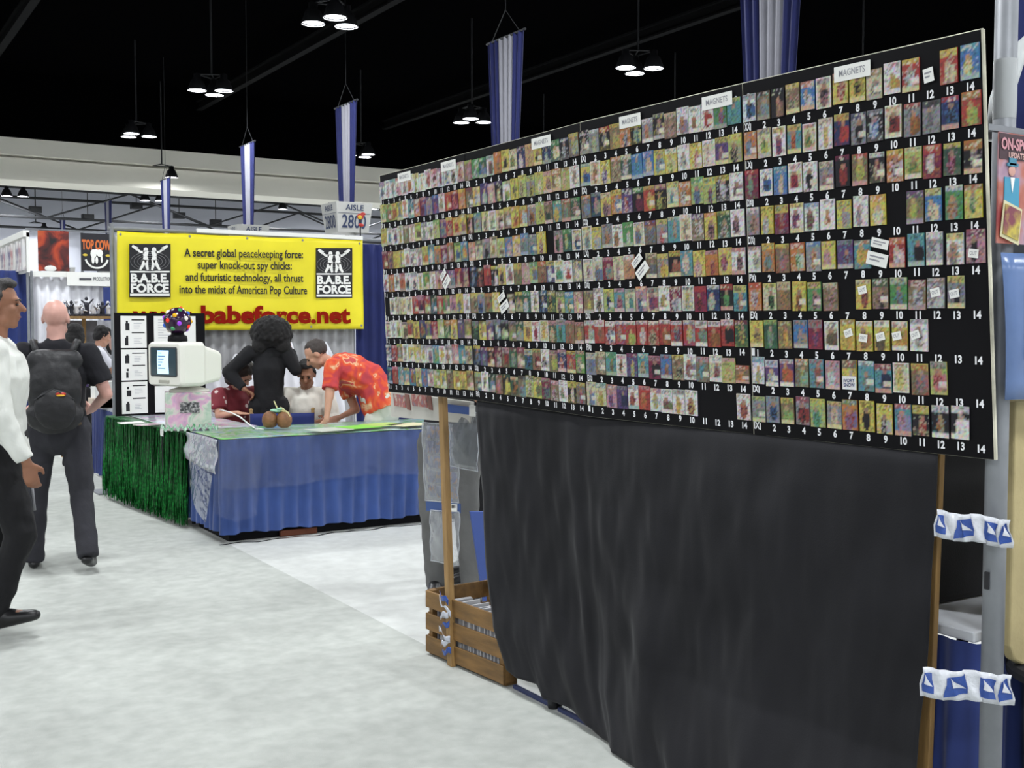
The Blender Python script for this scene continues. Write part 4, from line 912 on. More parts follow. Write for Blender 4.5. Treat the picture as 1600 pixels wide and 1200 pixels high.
# side table with green fringe
def gx(y): return 2.375 + (10.84 - y) / 1.94 * .165
GX, GY0, GY1 = 2.44, 8.99, 10.84
st = thing('side_table', 'narrow table along the aisle behind the green tinsel fringe', 'table', (GX + .36, (GY0 + GY1) / 2, 0))
obj('table_top', MB().add([(gx(GY0), GY0, ZT - .03), (gx(GY0) + .66, GY0, ZT - .03), (gx(GY1) + .72, GY1, ZT - .03), (gx(GY1), GY1, ZT - .03), (gx(GY0), GY0, ZT), (gx(GY0) + .66, GY0, ZT), (gx(GY1) + .72, GY1, ZT), (gx(GY1), GY1, ZT)], [(3, 2, 1, 0), (4, 5, 6, 7), (0, 1, 5, 4), (1, 2, 6, 5), (2, 3, 7, 6), (3, 0, 4, 7)]), MATS['table_laminate'], st, world=True)
for (x, y) in ((gx(GY0) + .1, GY0 + .08), (GX + .64, GY0 + .08), (GX + .08, GY1 - .08), (GX + .64, GY1 - .08)): obj('leg', MB().tube([(x, y, 0), (x, y, ZT - .03)], .016, 8), M_dsteel, st, world=True)
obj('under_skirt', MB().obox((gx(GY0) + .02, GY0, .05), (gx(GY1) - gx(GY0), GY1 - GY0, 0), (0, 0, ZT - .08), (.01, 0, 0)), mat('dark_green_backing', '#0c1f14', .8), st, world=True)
cover_film('shiny_table_cover', 'lilac holographic cover on the fringed side table', GX + .08, GX + .72, GY0, GY1, M_holo)
M_tin = mat_ramp('green_tinsel_foil', [(0.3, '#06210f'), (0.5, '#17622b'), (0.7, '#2c9a45')], scale=40, rough=.28, metal=.75)
rnd = random.Random(3); tin = MB()
for i in range(1300):
    y = rnd.uniform(GY0 - .14, GY1 + .03); x = gx(y) - .004 - rnd.uniform(0, .045); zt = ZT - rnd.uniform(0, .03); zb = max(.02, rnd.gauss(.07, .04)) ; wd = rnd.uniform(.004, .009)
    ph = rnd.uniform(0, 6); sw = rnd.uniform(-.03, .03); ang0 = rnd.uniform(-.6, .6); prev = None; n_ = 7
    for j in range(n_ + 1):
        v = j / n_; z = zt + (zb - zt) * v; a_ = ang0 + 1.4 * math.sin(ph + v * 5) * v
        c_ = Vector((x - .022 * v * math.sin(ph) - .012 * v, y + sw * v + .005 * math.sin(ph + v * 8), z)); d_ = Vector((math.sin(a_), math.cos(a_), 0)) * wd / 2
        cur = (c_ - d_, c_ + d_)
        if prev: tin.quad(prev[0], prev[1], cur[1], cur[0])
        prev = cur
o = mob('tinsel_fringe', tin, M_tin, 'green metallic tinsel fringe hanging from the side table', 'fringe'); o['kind'] = 'stuff'
mob('fringe_band', MB().obox((gx(GY0 - .14) - .03, GY0 - .14, ZT - .012), (gx(GY1) - gx(GY0 - .14), GY1 - GY0 + .17, 0), (0, 0, .016), (.12, 0, 0)), mat('green_band', '#1f6a34', .35, metal=.4), 'green header band of the tinsel fringe', 'band')

# ---- display on the side table
yt = 10.62
tri = thing('folding_display_board', 'black folding display board with white profile sheets behind the monitor', 'display board', (on_y(240, 600, yt).x, yt, ZT + .01))
a0, a1, a2 = on_y(181, 650, yt), on_y(241, 650, yt + .04), on_y(322, 650, yt - .05)
zb_, zt_ = ZT + .012, on_y(241, 489, yt).z
def tpan(p, q_, name):
    mb = MB(); p = Vector((p.x, p.y, zb_)); q_ = Vector((q_.x, q_.y, zb_)); u = q_ - p; n_ = Vector((u.y, -u.x, 0)).normalized()
    mb.obox(p, u, (0, 0, zt_ - zb_), n_ * -.006); pn = obj(name, mb, M_black, tri, world=True)
    return pn, p, u, n_
def sheet(pn, p, u, n_, u0, u1, v0, v1, bars=True, seed=0):
    h_ = zt_ - zb_; P = lambda a_, b_, l: p + u * a_ + Vector((0, 0, h_ * b_)) + n_ * l
    s_ = obj('profile_sheet', MB().obox(P(u0, v0, .001), u * (u1 - u0), (0, 0, h_ * (v1 - v0)), n_ * .002), M_white, pn, world=True)
def prints(pn, p, u, n_, u0, u1, v0, v1, seed):
    h_ = zt_ - zb_; P = lambda a_, b_, l: p + u * (u0 + (u1 - u0) * a_) + Vector((0, 0, h_ * (v0 + (v1 - v0) * b_))) + n_ * l
    r_ = random.Random(seed); mb = MB(); g = MB(); U = u * (u1 - u0); V = Vector((0, 0, h_ * (v1 - v0)))
    for vv in (.86, .46): mb.obox(P(.42, vv, .003), U * .5, V * .035, n_ * .001)
    for vv in (.55, .08):
        mb.obox(P(.14 + r_.uniform(0, .05), vv, .003), U * r_.uniform(.08, .18), V * r_.uniform(.18, .28), n_ * .001); mb.obox(P(.2, vv + .22, .003), U * .08, V * .08, n_ * .001)
        for k in range(4): g.obox(P(.5, vv + .06 + .05 * k, .003), U * r_.uniform(.15, .35), V * .012, n_ * .001)
    obj('sheet_print', mb, M_ink, pn, world=True); obj('sheet_text', g, mat('grey_ink', '#9a9aa6', .7), pn, world=True)
pn, p, u, n_ = tpan(a0, a1, 'left_panel')
for k, (v0, v1) in enumerate(((.66, .97), (.345, .645), (.02, .33))): sheet(pn, p, u, n_, .16, .83, v0, v1); prints(pn, p, u, n_, .16, .83, v0, v1, k)
pn, p, u, n_ = tpan(a1, a2, 'right_panel')
for k, (v0, v1) in enumerate(((.62, .97), (.30, .6), (.02, .28))): sheet(pn, p, u, n_, .02, .82, v0, v1)
g = MB(); h_ = zt_ - zb_
for k in range(8): g.obox(p + u * .1 + Vector((0, 0, h_ * (.93 - .025 * k))) + n_ * .004, u * (.1 + .3 * ((k * 7) % 5) / 5), (0, 0, .004), n_ * .001)
obj('sheet_text', g, MATS['grey_ink'], pn, world=True)
# iridescent stand under the monitor
ps = on_z(284, 673, ZT + .01); RZ = math.radians(20)
sd = thing('iridescent_stand', 'pink iridescent covered stand under the computer monitor', 'stand', (ps.x + .09, ps.y + .12, ZT + .012), math.radians(-14))
mb = MB().box((-.18, -.15, 0), (.17, .16, .30)); obj('box', mb, mat_ramp('iridescent_pink', [(0.3, '#a8a0b8'), (.45, '#d8a8c4'), (.55, '#cfd0c4'), (.65, '#a9bfae'), (.75, '#d49ab0')], scale=9, rough=.25, metal=.2, dist=1.2), sd, bevel=.006)
obj('photo', MB().box((-.07, -.156, .14), (.08, -.151, .225)), mat_ramp('photo_print', [(0.35, '#1c1c20'), (.5, '#6a6a6c'), (.65, '#b8b4b4')], scale=60, rough=.3), sd)
obj('foil_ruffle', MB().grid(lambda u, v: Vector((-.22 + .44 * u, -.17 - .03 * v + .012 * math.sin(u * 40), .01 + .03 * (1 - v) + .015 * math.sin(u * 57))), 60, 4), mat_ramp('ruffle_foil', [(0.35, '#3f9a5a'), (.5, '#d0e0d8'), (.65, '#58b070')], scale=50, rough=.2, metal=.5), sd, smooth=True)
zt2 = ZT + .312
# monitor (screen towards the aisle)
M_beige = mat('beige_plastic', '#dddcd2', .5)
mn = thing('computer_monitor', 'old beige computer monitor facing the aisle on the iridescent stand', 'monitor', (ps.x + .11, ps.y + .16, zt2), math.radians(-70))
def loft(mb, secs):
    """rounded-rectangle loft along local y"""
    rings = []
    for (y, hw, z0, z1, r) in secs:
        pts = []
        for (cx, cz, a0_) in ((hw - r, z0 + r, -90), (hw - r, z1 - r, 0), (-hw + r, z1 - r, 90), (-hw + r, z0 + r, 180)):
            for k in range(4): t_ = math.radians(a0_ + 30 * k); pts.append((cx + r * math.cos(t_), y, cz + r * math.sin(t_)))
        rings.append(pts)
    n_ = len(rings[0]); vs = [q_ for rg in rings for q_ in rg]
    fs = [(i * n_ + k, (i + 1) * n_ + k, (i + 1) * n_ + (k + 1) % n_, i * n_ + (k + 1) % n_) for i in range(len(rings) - 1) for k in range(n_)] + [tuple(range(n_)), tuple((len(rings) - 1) * n_ + k for k in range(n_ - 1, -1, -1))]
    return mb.add(vs, fs)
# local -y is the screen side
obj('case', loft(MB(), [(-.235, .205, .062, .385, .025), (-.20, .225, .05, .40, .03), (-.02, .225, .05, .40, .03), (.01, .21, .06, .37, .03), (.17, .175, .08, .325, .03), (.20, .16, .10, .305, .03)]), M_beige, mn, smooth=False, bevel=.004)
obj('screen_bezel', loft(MB(), [(-.2365, .178, .125, .362, .02), (-.2385, .172, .13, .357, .02)]), mat('dark_bezel', '#3a3d40', .4), mn)
scr = MB().grid(lambda u, v: Vector(((u - .5) * .32, -.2395 - .008 * (1 - (2 * u - 1) ** 2) * (1 - (2 * v - 1) ** 2), .137 + v * .213)), 10, 10)
obj('screen_glass', scr, mat('screen_dark', '#2a3c44', .15, emit=.25), mn, smooth=True)
obj('screen_page', MB().grid(lambda u, v: Vector(((u - .5) * .15 + .0, -.2405 - .008 * (1 - ((u - .5) * .94) ** 2) * (1 - (1.7 * v - .85) ** 2), .148 + v * .185)), 6, 6), mat('screen_lit', '#b9dcff', .3, emit=.9), mn, smooth=True)
tx = MB()
for k in range(6): tx.box((-.055, -.251, .31 - .024 * k), (-.055 + .04 + .07 * ((k * 3) % 4) / 4, -.2505, .316 - .024 * k))
obj('screen_text', tx, mat('screen_text', '#3a5a86', .4, emit=.3), mn)
obj('control_panel', MB().box((-.07, -.239, .075), (.07, -.232, .1)), mat('beige_dark', '#a9a89c', .5), mn, bevel=.003)
obj('swivel_base', MB().lathe([(.16, 0), (.155, .015), (.09, .035), (.08, .052)], 24), M_beige, mn, smooth=True)
# colour ball lamp
bl_ = thing('colour_ball_lamp', 'dark ball lamp with coloured lenses on top of the monitor', 'lamp', (ps.x + .02, ps.y + .15, zt2 + .402))
obj('base', MB().lathe([(.075, 0), (.078, .01), (.072, .045), (.05, .055), (.05, .07)], 20), M_black, bl_, smooth=True)
cz = .165; obj('ball', MB().ell((0, 0, cz), (.108, .108, .108), 24, 16), mat('ball_plastic', '#2a1430', .15), bl_, smooth=True)
rr = random.Random(5); cols = ['#d22a1e', '#d9a21c', '#3a8f5a', '#8a3ac8', '#e8e0d8', '#2a5ac0']
for k in range(26):
    z_ = 1 - 2 * (k + .5) / 26; a_ = k * 2.39996; d_ = Vector((math.sqrt(1 - z_ * z_) * math.cos(a_), math.sqrt(1 - z_ * z_) * math.sin(a_), z_))
    if z_ < -.75: continue
    c_ = cols[k % 6]; obj('lens', MB().ell(Vector((0, 0, cz)) + d_ * .1, (.02, .02, .02), 10, 6), mat('ball_lens_' + c_[1:], c_, .1, emit=.35 if k % 3 == 0 else .05), bl_, smooth=True)
# cables and loose papers on the side table
c0, c1 = on_z(345, 661, ZT + .02), on_z(398, 669, ZT + .03)
mob('white_cable', MB().tube([at_d(344, 640, 9.5), at_d(362, 645, 9.4), at_d(376, 652, 9.3), on_z(390, 664, ZT + .02), c1, on_z(412, 671, ZT + .015)], .006, 6), M_white, 'white cable running down onto the table beside the monitor', 'cable', smooth=True)
for i, (px, py, lab) in enumerate(((205, 661, 'white leaflets at the back of the fringed side table'), (238, 664, 'lilac print lying before the folding display board'), (335, 669, 'white sheets lying right of the iridescent stand'))):
    p_ = on_z(px, py, ZT + .012); a_ = .3 * i
    mob('leaflet', MB().obox(p_ + Vector((-.1, -.08, .004 * 0)), (.2 * math.cos(a_), .2 * math.sin(a_), 0), (-.15 * math.sin(a_), .15 * math.cos(a_), 0), (0, 0, .006)), [M_white, MATS['iridescent_pink'], M_white][i], lab, 'paper')
for i, (px, py, m_, lab) in enumerate(((560, 668, mat('flyer_green', '#7ed04a', .4), 'bright green flyer on the front table, before the bending man'), (600, 664, mat('flyer_lime', '#a9c86a', .4), 'lime flyer at the right end of the front table'), (515, 672, mat('flyer_grey', '#b5bdb2', .4), 'pale grey flyer near the seated man'), (640, 664, mat('flyer_cream', '#d8d2a8', .4), 'cream flyer next to the magnet board'))):
    p_ = on_z(px, py, ZT + .03); mob('flyer', MB().obox(p_ + Vector((-.12, -.12, .0)), (.3, .06, 0), (-.05, .24, 0), (0, 0, .004)), m_, lab, 'flyer', 'flyers on the front table')
# small white card house shape on the fringe corner
pc = on_z(266, 683, ZT + .0)
hs = thing('white_card_tag', 'little white house-shaped card at the corner of the green fringe', 'card', (gx(GY0 + .3) - .06, GY0 + .3, ZT - .06))
obj('card', MB().add([(-.003, -.045, 0), (-.003, .045, 0), (-.003, .045, .05), (-.003, 0, .085), (-.003, -.045, .05)], [(0, 1, 2, 3, 4)]), M_white, hs, thick=.004); obj('stick', MB().tube([(0, 0, -.45), (0, 0, 0)], .006, 6), M_ink, hs)
# coconuts
pc = on_z(433, 669, ZT + .02)
cc = thing('coconut_pair', 'pair of brown coconut shells tied with raffia on the front table', 'coconuts', (pc.x, pc.y, ZT + .025))
dirx = CR
M_coco = mat('coconut_shell', '#7d5434', .6, var=.3, vscale=20, bump=.3, bscale=40)
for s_ in (-1, 1): obj('shell', MB().lathe([(.03, 0), (.05, .012), (.062, .05), (.06, .085), (.045, .115), (.02, .13), (.002, .134)], 18, o=dirx * (.058 * s_)), M_coco, cc, smooth=True)
lf = MB()
for k, (dx, dz, m_) in enumerate(((-.03, .14, 0), (.02, .15, 0), (.0, .135, 0))): lf.ell(dirx * dx + Vector((0, -.02, dz)), (.035, .02, .012), 8, 6)
obj('leaf_bow', lf, mat('mint_ribbon', '#8fc0a4', .5), cc, smooth=True)
rf = MB()
for k in range(5): rf.tube([dirx * .0 + Vector((0, -.02, .14)), dirx * (.02 + .015 * k) + Vector((0, -.03, .165 - .01 * k)), dirx * (.045 + .012 * k) + Vector((0, -.03, .15 - .015 * k))], .004, 5)
rf.tube([dirx * .01 + Vector((0, -.01, .13)), dirx * -.03 + Vector((0, -.02, .215))], .005, 6)
obj('raffia', rf, mat('raffia_straw', '#d6cd9a', .7), cc)
# director's chair
pd = at_d(441, 652, 9.62)
dc = thing('director_chair', "blue canvas director's chair behind the front table", 'chair', (pd.x, pd.y, 0), -YAW * .55)
for s_ in (-1, 1):
    obj('back_post', MB().box((s_ * .26 - .014, -.014, .45), (s_ * .26 + .014, .014, .89)), M_wood, dc, bevel=.004)
    obj('leg', MB().tube([(s_ * .26, -.02, .03), (-s_ * .24, -.02, .46)], .014, 6), M_wood, dc); obj('leg', MB().tube([(s_ * .26, .4, .03), (-s_ * .24, .4, .46)], .014, 6), M_wood, dc)
    obj('armrest', MB().box((s_ * .27 - .03, -.02, .62), (s_ * .27 + .03, .44, .645)), M_wood, dc, bevel=.005); obj('floor_runner', MB().box((s_ * .26 - .015, -.05, 0), (s_ * .26 + .015, .45, .03)), M_wood, dc)
    obj('finial', MB().ell((s_ * .26, 0, .895), (.018, .018, .014), 8, 6), M_wood, dc, smooth=True); obj('front_post', MB().box((s_ * .26 - .012, .39, .45), (s_ * .26 + .012, .415, .63)), M_wood, dc)
obj('canvas_back', MB().grid(lambda u, v: Vector(((u - .5) * .54, -.018 - .02 * math.sin(math.pi * u), .70 + .165 * v)), 12, 4), mat('navy_canvas', '#1d2a66', .8), dc, smooth=True, thick=.003)
obj('canvas_seat', MB().grid(lambda u, v: Vector(((u - .5) * .5, v * .4, .46 - .03 * math.sin(math.pi * u))), 10, 4), MATS['navy_canvas'], dc, smooth=True, thick=.003)
# ================================================================== PEOPLE
def V(*a): return Vector(a)
def base_pose():
    J = dict(pelvis=V(0, 0, .95), waist=V(0, 0, 1.08), chest=V(0, 0, 1.27), neck=V(0, -.01, 1.45), head=V(0, .02, 1.625))
    for s, k in ((-1, 'L'), (1, 'R')):
        J['sh' + k] = V(s * .175, -.01, 1.40); J['el' + k] = V(s * .225, -.03, 1.11); J['wr' + k] = V(s * .24, .04, .86); J['hd' + k] = V(0, .15, -1)
        J['hip' + k] = V(s * .09, 0, .92); J['kn' + k] = V(s * .10, .02, .50); J['an' + k] = V(s * .10, -.03, .09); J['to' + k] = V(s * .12, .17, .035)
    J['yaw'] = 0.0; J['tilt'] = 0.0; J['roll'] = 0.0
    return J
def hand(wr, d, palm, thumb, curl=.5):
    """palm slab, four unequal bent fingers and a thumb leaving the side of the palm"""
    d = d.normalized(); palm = (palm - d * palm.dot(d)).normalized(); sd = thumb - d * thumb.dot(d); sd = (sd - palm * sd.dot(palm)).normalized()
    out = [caps(wr, wr + d * .075, .026, .036, .42, sd)]
    for i, (o_, ln) in enumerate(((.027, .072), (.009, .08), (-.009, .075), (-.026, .058))):
        b = wr + d * .08 + sd * o_; a1 = curl * .8; m1 = b + (d * math.cos(a1) + palm * math.sin(a1)) * ln * .5; a2 = curl * 2.0
        e = m1 + (d * math.cos(a2) + palm * math.sin(a2)) * ln * .5
        out += [caps(b - d * .02, m1, .0095, .0085), caps(m1, e, .0085, .0072)]
    b = wr + d * .025 + sd * .026; m1 = b + (d * .6 + sd * .7 + palm * .35).normalized() * .04; out += [caps(b, m1, .013, .0105), caps(m1, m1 + (d * .9 + palm * .5).normalized() * .032, .0105, .008)]
    return out
def head_m(J): return Matrix.Translation(J['head']) @ Matrix.Rotation(J['yaw'], 4, 'Z') @ Matrix.Rotation(J['tilt'], 4, 'X') @ Matrix.Rotation(J['roll'], 4, 'Y')
def head_prims(H):
    R = H.to_3x3(); p = lambda *a: H @ V(*a)
    o = [ell(p(0, -.015, .03), (.076, .097, .09), R), ell(p(0, .028, -.03), (.06, .066, .085), R), ell(p(0, .062, -.093), (.026, .025, .022), R), caps(p(-.035, .02, -.072), p(.035, .02, -.072), .032, .032),
         caps(p(0, .088, .012), p(0, .112, -.02), .009, .014), caps(p(-.034, .077, .027), p(.034, .077, .027), .014, .014), caps(p(-.018, .086, -.052), p(.018, .086, -.052), .010, .010), caps(p(-.012, .086, -.064), p(.012, .086, -.064), .009, .009)]
    for s in (-1, 1): o += [ell(p(s * .036, .063, -.02), (.024, .022, .024), R), ell(p(s * .078, -.008, -.006), (.010, .022, .033), R)]
    return o
def person(label, loc, rz, J, sc=1.0, skin=None, top=None, sleeve='long', bottom=None, shoe=None, hair=None, hairm=None, voxel=.008, wr=.006, hem=-.06, girth=1.0, shorts=False, face=True, collar=None, curl=(.5, .5), group=None):
    t = thing('person', label, 'person', loc, rz, group)
    t.scale = (sc, sc, sc); WM[t.name] = WM[t.name] @ Matrix.Scale(sc, 4)
    skin = skin or M_skin; H = head_m(J); sx = (J['shR'] - J['shL']).normalized(); hx = (J['hipR'] - J['hipL']).normalized(); G = girth
    up = (J['neck'] - J['pelvis']).normalized(); fw = up.cross(sx).normalized(); up = up
    if fw.length < .1: fw = V(0, 1, 0)
    fw = -fw if fw.dot(H.to_3x3() @ V(0, 1, 0)) < -.3 and False else fw
    b = head_prims(H)
    b += [caps(J['neck'] - up * .03, H @ V(0, -.01, -.05), .06, .054), caps(J['pelvis'], J['waist'], .135 * G, .12 * G, .72, hx), caps(J['waist'], J['chest'], .12 * G, .145 * G, .72, sx), caps(J['chest'], J['neck'] - up * .05, .145 * G, .09, .7, sx), caps(J['shL'], J['shR'], .05, .05)]
    for s, k in ((-1, 'L'), (1, 'R')):
        b += [caps(J['sh' + k], J['el' + k], .052, .04), caps(J['el' + k], J['wr' + k], .041, .027, .85)]
        d = J['hd' + k]; d = (J['wr' + k] - J['el' + k]) if d is None else d
        b += hand(J['wr' + k], d, V(-s, 0, 0) if abs(d.normalized().x) < .8 else V(0, 0, -1), J.get('th' + k, V(0, 1, 0)), curl[0 if s < 0 else 1])
        b += [caps(J['hip' + k], J['kn' + k], .082, .056), caps(J['kn' + k], J['an' + k], .056, .04), caps(J['an' + k], J['to' + k], .04, .03, .8)]
    blob('body', b, skin, t, voxel, 3)
    if top:
        hp = J['pelvis'] + (J['pelvis'] - J['waist']).normalized() * (-hem if hem < 0 else 0.0) if hem < 0 else J['pelvis'].lerp(J['waist'], hem)
        c = [caps(hp, J['waist'], .165 * G, .148 * G, .76, hx, c0=False), caps(J['waist'], J['chest'], .148 * G, .168 * G, .76, sx), caps(J['chest'], J['neck'] - up * .04, .168 * G, .10, .74, sx), caps(J['shL'], J['shR'], .068, .068), caps(J['neck'] - up * .06, J['neck'] + up * .015, .085, .068, 1, sx, c1=False)]
        for k in 'LR':
            s_, e_, w_ = J['sh' + k], J['el' + k], J['wr' + k]
            if sleeve == 'long': c += [caps(s_, e_, .074, .058), caps(e_, w_ + (e_ - w_).normalized() * .015, .060, .043, 1, c1=False)]
            else: c += [caps(s_, s_.lerp(e_, .72), .076, .074, 1, c1=False)]
        blob('shirt', c, top, t, voxel * 1.2, 3, wr * 1.5, 9, (1, 1, .75))
        if collar: blob('collar', [caps(J['neck'] + up * .005 + sx * q * .05 + fw * .035, J['neck'] - up * .05 + sx * q * .035 + fw * .085, .014, .016, .6, sx) for q in (-1, 1)] + [caps(J['neck'] + sx * q * .055 - fw * .02 + up * .015, J['neck'] + sx * q * .055 + fw * .03 - up * .01, .018, .018) for q in (-1, 1)], collar, t, .007, 2)
    if bottom:
        c = [caps(J['pelvis'] + (J['waist'] - J['pelvis']) * .35, J['pelvis'] - (J['waist'] - J['pelvis']).normalized() * .04, .150 * G, .155 * G, .78, hx)]
        for k in 'LR':
            h_, kn, an = J['hip' + k], J['kn' + k], J['an' + k]
            if shorts: c += [caps(h_, h_.lerp(kn, .9), .105, .10, 1, c1=False)]
            else: c += [caps(h_, kn, .104, .076), caps(kn, an + (kn - an).normalized() * -.045, .074, .066, 1, c1=False)]
        blob('shorts' if shorts else 'trousers', c, bottom, t, voxel * 1.2, 3, wr * 1.5, 8, (1, 1, .9))
    if shoe:
        for k in 'LR':
            an, to = J['an' + k], J['to' + k]; d = (to - an); d2 = (to - an).normalized(); heel = an - V(d.x, d.y, 0).normalized() * .035 + (V(0, 0, -.055) if abs(d.z) < .16 else V(0, 0, -.05))
            blob('shoe', [caps(heel, to, .037, .036, .8, V(1, 0, 0)), caps(an + V(0, 0, -.01), an.lerp(to, .5), .046, .034), caps(an.lerp(to, .4) + V(0, 0, -.012), to, .046, .038, .75, V(1, 0, 0))], shoe, t, .009, 2)
    if hair: blob('hair', hair(H), hairm, t, .008, 2, .006, 30)
    if face:
        R = H.to_3x3()
        for s in (-1, 1):
            obj('eye', MB().ell(H @ V(s * .030, .083, .004), (.011, .008, .006), 8, 6, R), mat('eye_dark', '#1a1412', .2), t, smooth=True)
            obj('eyebrow', MB().tube([H @ V(s * .014, .094, .024), H @ V(s * .032, .092, .03), H @ V(s * .05, .078, .023)], .003, 5), hairm or M_hairb, t, smooth=True)
        obj('mouth', MB().tube([H @ V(-.022, .088, -.057), H @ V(0, .0975, -.0565), H @ V(.022, .088, -.057)], .0035, 5), mat('lip', '#8a4a42', .5), t, smooth=True)
    return t
def short_hair(H):
    R = H.to_3x3(); p = lambda *a: H @ V(*a)
    return [ell(p(0, -.035, .055), (.083, .092, .085), R), ell(p(0, -.06, .0), (.08, .062, .075), R), ell(p(0, .01, .105), (.062, .07, .028), R), caps(p(-.078, -.01, .0), p(-.076, .01, .05), .014, .016), caps(p(.078, -.01, .0), p(.076, .01, .05), .014, .016)]
def loc_in(t_loc, rz, sc, p): return (Matrix.Translation(Vector(t_loc)) @ Matrix.Rotation(rz, 4, 'Z') @ Matrix.Scale(sc, 4)).inverted() @ Vector(p)
# --- man in white shirt at the left edge, striding to the right
pl = on_z(4, 990, 0); rz = -math.radians(108); sc = 1.055
J = base_pose(); J['yaw'] = math.radians(4); J['tilt'] = math.radians(-2)
J['shR'] = V(.19, .015, 1.40); J['elR'] = V(.235, .05, 1.11); J['wrR'] = V(.225, .165, .875); J['hdR'] = V(-.05, .15, -.7)
J['knR'] = V(.10, .11, .51); J['anR'] = V(.10, -.03, .12); J['toR'] = V(.11, .16, .11)
J['knL'] = V(-.09, -.02, .50); J['anL'] = V(-.09, -.30, .14); J['toL'] = V(-.09, -.14, .03)
J['elL'] = V(-.24, -.10, 1.13); J['wrL'] = V(-.22, -.10, .88)
person('man in white long-sleeved shirt and black trousers at the left edge', pl, rz, J, sc, M_skind, M_wshirt, 'long', M_blacktrou, M_shoe, short_hair, M_hairg, voxel=.007, wr=.008, girth=1.15, collar=M_wshirt)
pr = at_d(52, 762, 5.9); mob('rolled_paper', MB().tube([pr + V(-.01, 0, .06), pr + V(0.004, 0, -.12)], .008, 8), mat('paper_grey', '#8f8f94', .6), 'thin rolled paper in the hand of the man at left', 'paper', smooth=True)
# --- bald man with backpack, walking away
pl = on_z(95, 888, 0); rz = -math.radians(14); sc = 1.02
J = base_pose(); J['yaw'] = math.radians(-8)
for k in 'LR': J['sh' + k].x *= 1.12
J['elR'] = V(.30, -.02, 1.13); J['wrR'] = V(.20, .17, 1.02); J['hdR'] = V(-.4, .6, -.1); J['thR'] = V(0, .2, 1)
J['elL'] = V(-.27, .0, 1.12); J['wrL'] = V(-.22, .2, 1.0); J['hdL'] = V(.3, .7, -.1)
J['hipR'] = V(.1, 0, .92); J['knR'] = V(.135, -.02, .50); J['anR'] = V(.175, -.22, .15); J['toR'] = V(.19, -.07, .04)
J['hipL'] = V(-.1, 0, .92); J['knL'] = V(-.14, .09, .51); J['anL'] = V(-.165, .06, .09); J['toL'] = V(-.18, .26, .035)
person('bald man in black t-shirt seen from behind, wearing a backpack', pl, rz, J, sc, M_skinp, M_bshirt, 'short', M_greytrou, M_shoe, None, M_hairbr, voxel=.008, wr=.007, girth=1.12, hem=-.02)
bpk = thing('backpack', 'black backpack with red and yellow badge on the bald man', 'backpack', pl, rz); bpk.scale = (sc,) * 3; WM[bpk.name] = WM[bpk.name] @ Matrix.Scale(sc, 4)
blob('bag', [ell((0, -.24, 1.18), (.165, .10, .24)), ell((0, -.25, 1.02), (.17, .10, .12)), caps((-.10, -.22, 1.36), (.10, -.22, 1.36), .07, .07)], mat('backpack_nylon', '#0e0e12', .55, bump=.3, bscale=25), bpk, .01, 3, .008, 9)
blob('front_pocket', [ell((.01, -.325, 1.06), (.125, .055, .13))], MATS['backpack_nylon'], bpk, .009, 2, .005, 12)
for s in (-1, 1): obj('strap', MB().tube([V(s * .10, -.19, 1.40), V(s * .13, -.10, 1.475), V(s * .13, .03, 1.47), V(s * .135, .11, 1.38), V(s * .15, .12, 1.22), V(s * .15, .0, 1.06), V(s * .13, -.18, .98)], .022, 6), MATS['backpack_nylon'], bpk, smooth=True)
obj('badge', MB().ell((.045, -.362, 1.155), (.032, .006, .012), 10, 6), mat('badge_red', '#b02a20', .4), bpk, smooth=True); obj('badge_stripe', MB().ell((.045, -.368, 1.147), (.028, .005, .006), 10, 6), mat('badge_yellow', '#d8a824', .4), bpk, smooth=True)
obj('zip', MB().tube([V(-.11, -.335, 1.12), V(0, -.385, 1.19), V(.12, -.335, 1.12)], .004, 5), M_dsteel, bpk); obj('waist_strap', MB().tube([V(-.15, -.2, .96), V(0, -.30, .93), V(.15, -.2, .96)], .012, 6), mat('tan_strap', '#4a3a24', .7), bpk, smooth=True)
# --- woman with round black hair, seen from behind
pw = at_d(420, 600, 10.2); pw.z = 0; rz = -math.radians(24); sc = .965; li = lambda px, py, d: loc_in(pw, rz, sc, at_d(px, py, d))
J = base_pose(); J['head'] = V(.03, .03, 1.57); J['tilt'] = math.radians(-12); J['shL'] = li(391, 551, 10.2); J['shR'] = li(446, 549, 10.2); J['neck'] = V(.01, -.01, 1.44)
J['elL'] = li(357, 582, 10.15); J['wrL'] = li(382, 608, 10.1); J['hdL'] = V(.8, .2, -.5)
J['elR'] = li(462, 578, 10.2); J['wrR'] = li(455, 548, 10.4); J['hdR'] = V(-.2, .2, .8); J['thR'] = V(-.3, -.5, .2)
J['shL'].y = -.01; J['shR'].y = -.01
def afro(H):
    p = lambda *a: H @ V(*a); o = [ell(p(0, -.03, .025), (.18, .165, .155))]; r_ = random.Random(2)
    for k in range(150):
        z_ = 1 - 1.6 * (k + .5) / 150; a_ = k * 2.39996; q_ = math.sqrt(max(0, 1 - z_ * z_)); d = V(q_ * math.cos(a_), q_ * math.sin(a_), z_)
        if d.y > .55 and d.z < .5: continue
        o.append(ell(p(d.x * .172, -.03 + d.y * .155, .025 + d.z * .145), (r_.uniform(.02, .033),) * 3))
    for s in (-1, 1): o.append(ell(p(s * .10, -.06, -.09), (.08, .07, .09)))
    return o
M_suit = mat('black_jacket', '#0e0e12', .9, bump=.2, bscale=25)
person('woman in black jacket with big round black hair, seen from behind', pw, rz, J, sc, M_skind, M_suit, 'long', M_blacktrou, M_shoe, afro, M_hairb, voxel=.009, wr=.005, hem=-.16, girth=.93, face=False, curl=(.9, .7))
